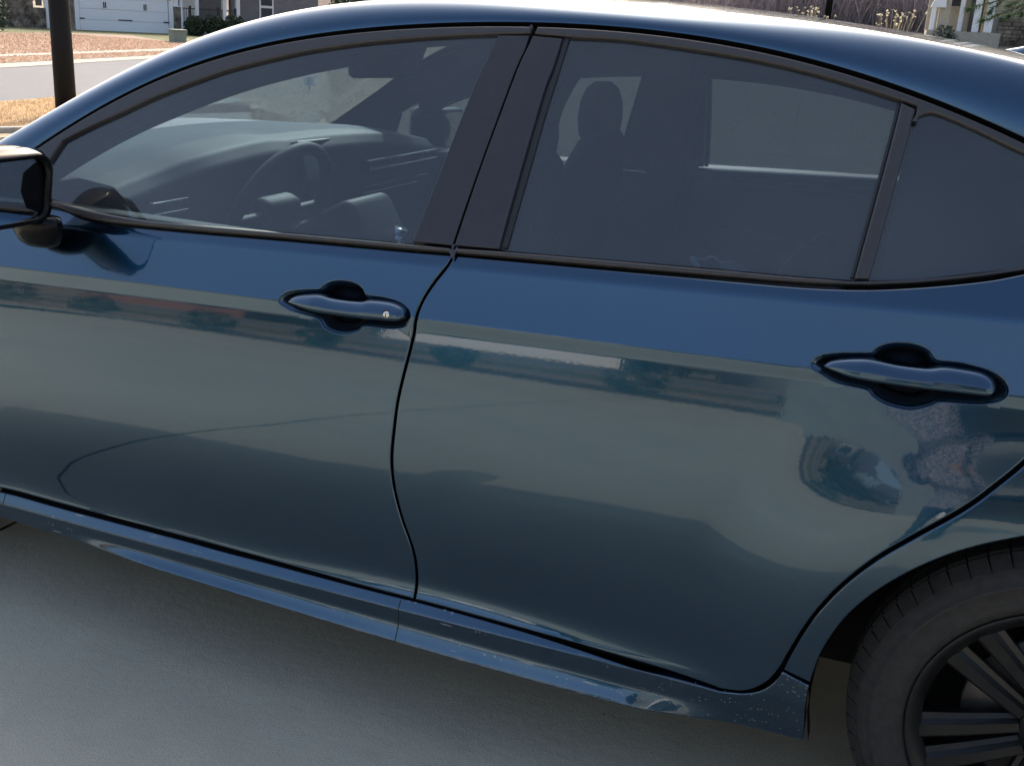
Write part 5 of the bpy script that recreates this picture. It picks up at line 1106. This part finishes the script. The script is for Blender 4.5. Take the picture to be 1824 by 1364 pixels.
# the photographer, standing behind the camera (mirrored in the rear door)
pn = empty('person', (-.20, -3.12, 0), 'person in striped shirt and jeans behind the camera, holding a phone up with both hands', 'person', rz=.30)
def skinned(name, verts, edges, radii, root, mats, pick, parent, sub=2):
    me = bpy.data.meshes.new(name); me.from_pydata(verts, edges, []); o = bpy.data.objects.new(name, me); COL.objects.link(o)
    sk = o.modifiers.new('skin', 'SKIN'); sv = me.skin_vertices[0].data if me.skin_vertices else None
    if sv is None:
        bm = bmesh.new(); bm.from_mesh(me); bm.verts.layers.skin.verify(); bm.to_mesh(me); bm.free(); sv = me.skin_vertices[0].data
    for k, r in enumerate(radii): sv[k].radius = (r, r) if isinstance(r, (int, float)) else r; sv[k].use_root = (k == root)
    o.modifiers.new('sub', 'SUBSURF').levels = sub
    bpy.context.view_layer.update(); ev = o.evaluated_get(bpy.context.evaluated_depsgraph_get()); m2 = bpy.data.meshes.new_from_object(ev)
    bpy.data.objects.remove(o); m2.materials.clear()
    for p in m2.polygons: p.use_smooth = True
    o = finish(name, m2, mats, parent)
    for p in m2.polygons: p.material_index = pick(p.center)
    return o
Vp = [(0, 0, .96), (0, .0, 1.14), (0, -.01, 1.32), (0, 0, 1.45), (0, .02, 1.53)]; Ep = [(0, 1), (1, 2), (2, 3), (3, 4)]; Rp = [(.15, .11), (.14, .10), (.165, .11), (.07, .06), (.05, .05)]
for sx in (-1, 1):
    b = len(Vp); Vp += [(sx * .10, 0, .88), (sx * .11, .02, .50), (sx * .115, 0, .10), (sx * .13, .16, .035)]; Ep += [(0, b), (b, b + 1), (b + 1, b + 2), (b + 2, b + 3)]; Rp += [.095, .062, .042, .036]
    b = len(Vp); Vp += [(sx * .19, 0, 1.41), (sx * .25, .16, 1.30), (sx * .10, .345, 1.56), (sx * .085, .39, 1.575)]; Ep += [(2, b), (b, b + 1), (b + 1, b + 2), (b + 2, b + 3)]; Rp += [.062, .045, .030, (.036, .018)]
body = skinned('body', Vp, Ep, Rp, 0, ['striped_shirt', 'denim', 'shoe', 'skin'], lambda c: 3 if (c.y > .30 and c.z > .8) or c.z > 1.48 else 0 if c.z > .93 else 1 if c.z > .09 else 2, pn)
bm = bmesh.new(); rings = []
for (z, hx, hy, cy) in ((1.52, .045, .05, .03), (1.545, .055, .075, .045), (1.58, .066, .092, .04), (1.63, .074, .098, .03), (1.68, .077, .10, .022), (1.72, .072, .094, .018), (1.75, .055, .072, .016), (1.765, .02, .03, .015)):
    rings.append([bm.verts.new((hx * math.cos(a), cy + hy * math.sin(a), z)) for a in (2 * math.pi * j / 28 for j in range(28))])
for a, b in zip(rings, rings[1:]):
    for j in range(28): bm.faces.new((a[j], a[(j + 1) % 28], b[(j + 1) % 28], b[j]))
bm.faces.new(rings[-1]); bmesh.ops.recalc_face_normals(bm, faces=bm.faces); head = from_bm('head', bm, 'skin', pn, True)
bm = bmesh.new(); tube(bm, [(0, .122, 1.675), (0, .138, 1.63), (0, .125, 1.62)], [.006, .014, .008], 8); from_bm('nose', bm, 'skin', head, True)
bm = bmesh.new(); tube(bm, [(-.024, .122, 1.585), (0, .128, 1.583), (.024, .122, 1.585)], [.003, .006, .003], 6); from_bm('mouth', bm, 'brick_red', head, True)
for sx in (-1, 1):
    bm = bmesh.new(); bmesh.ops.create_uvsphere(bm, u_segments=12, v_segments=8, radius=.012, matrix=Matrix.Translation((sx * .031, .108, 1.655))); from_bm('eye', bm, 'hair', head, True)
    bm = bmesh.new(); bmesh.ops.create_uvsphere(bm, u_segments=12, v_segments=8, radius=1, matrix=Matrix.Translation((sx * .078, .02, 1.64)) @ Matrix.Diagonal((.01, .018, .03, 1))); from_bm('ear', bm, 'skin', head, True)
bm = bmesh.new(); bmesh.ops.create_uvsphere(bm, u_segments=24, v_segments=14, radius=1, matrix=Matrix.Translation((0, .006, 1.70)) @ Matrix.Diagonal((.086, .106, .085, 1)))
for v in bm.verts:
    if v.co.y > .06 and v.co.z < 1.715: v.co.y = .06
from_bm('hair', bm, 'hair', head, True)
for sx in (-1, 1):      # hands: palm continues the wrist, four fingers behind the phone, thumb on its face side
    for k, (dz, ln) in enumerate(((.030, .060), (.010, .068), (-.010, .063), (-.028, .050))):
        Vf = [(sx * .088, .392, 1.575 + dz * .7), (sx * .082, .422, 1.578 + dz), (sx * .062, .436, 1.580 + dz), (sx * (.062 - ln * .5), .437, 1.580 + dz)]
        skinned('finger', Vf, [(0, 1), (1, 2), (2, 3)], [.009, .0085, .008, .0065], 0, ['skin'], lambda c: 0, body, 1)
    skinned('thumb', [(sx * .082, .375, 1.585), (sx * .070, .392, 1.605), (sx * .048, .403, 1.608)], [(0, 1), (1, 2)], [.011, .010, .008], 0, ['skin'], lambda c: 0, body, 1)
ph = empty('phone', (-.20, -3.12, 0), 'black phone held level by the person behind the camera', 'phone', rz=.30)
bm = bmesh.new(); box(bm, (0, .418, 1.580), (.155, .009, .074), bevel=.003); from_bm('phone_case', bm, 'screen_black', ph, True)

pn.scale = (.88, .88, .88); ph.scale = (.88, .88, .88)
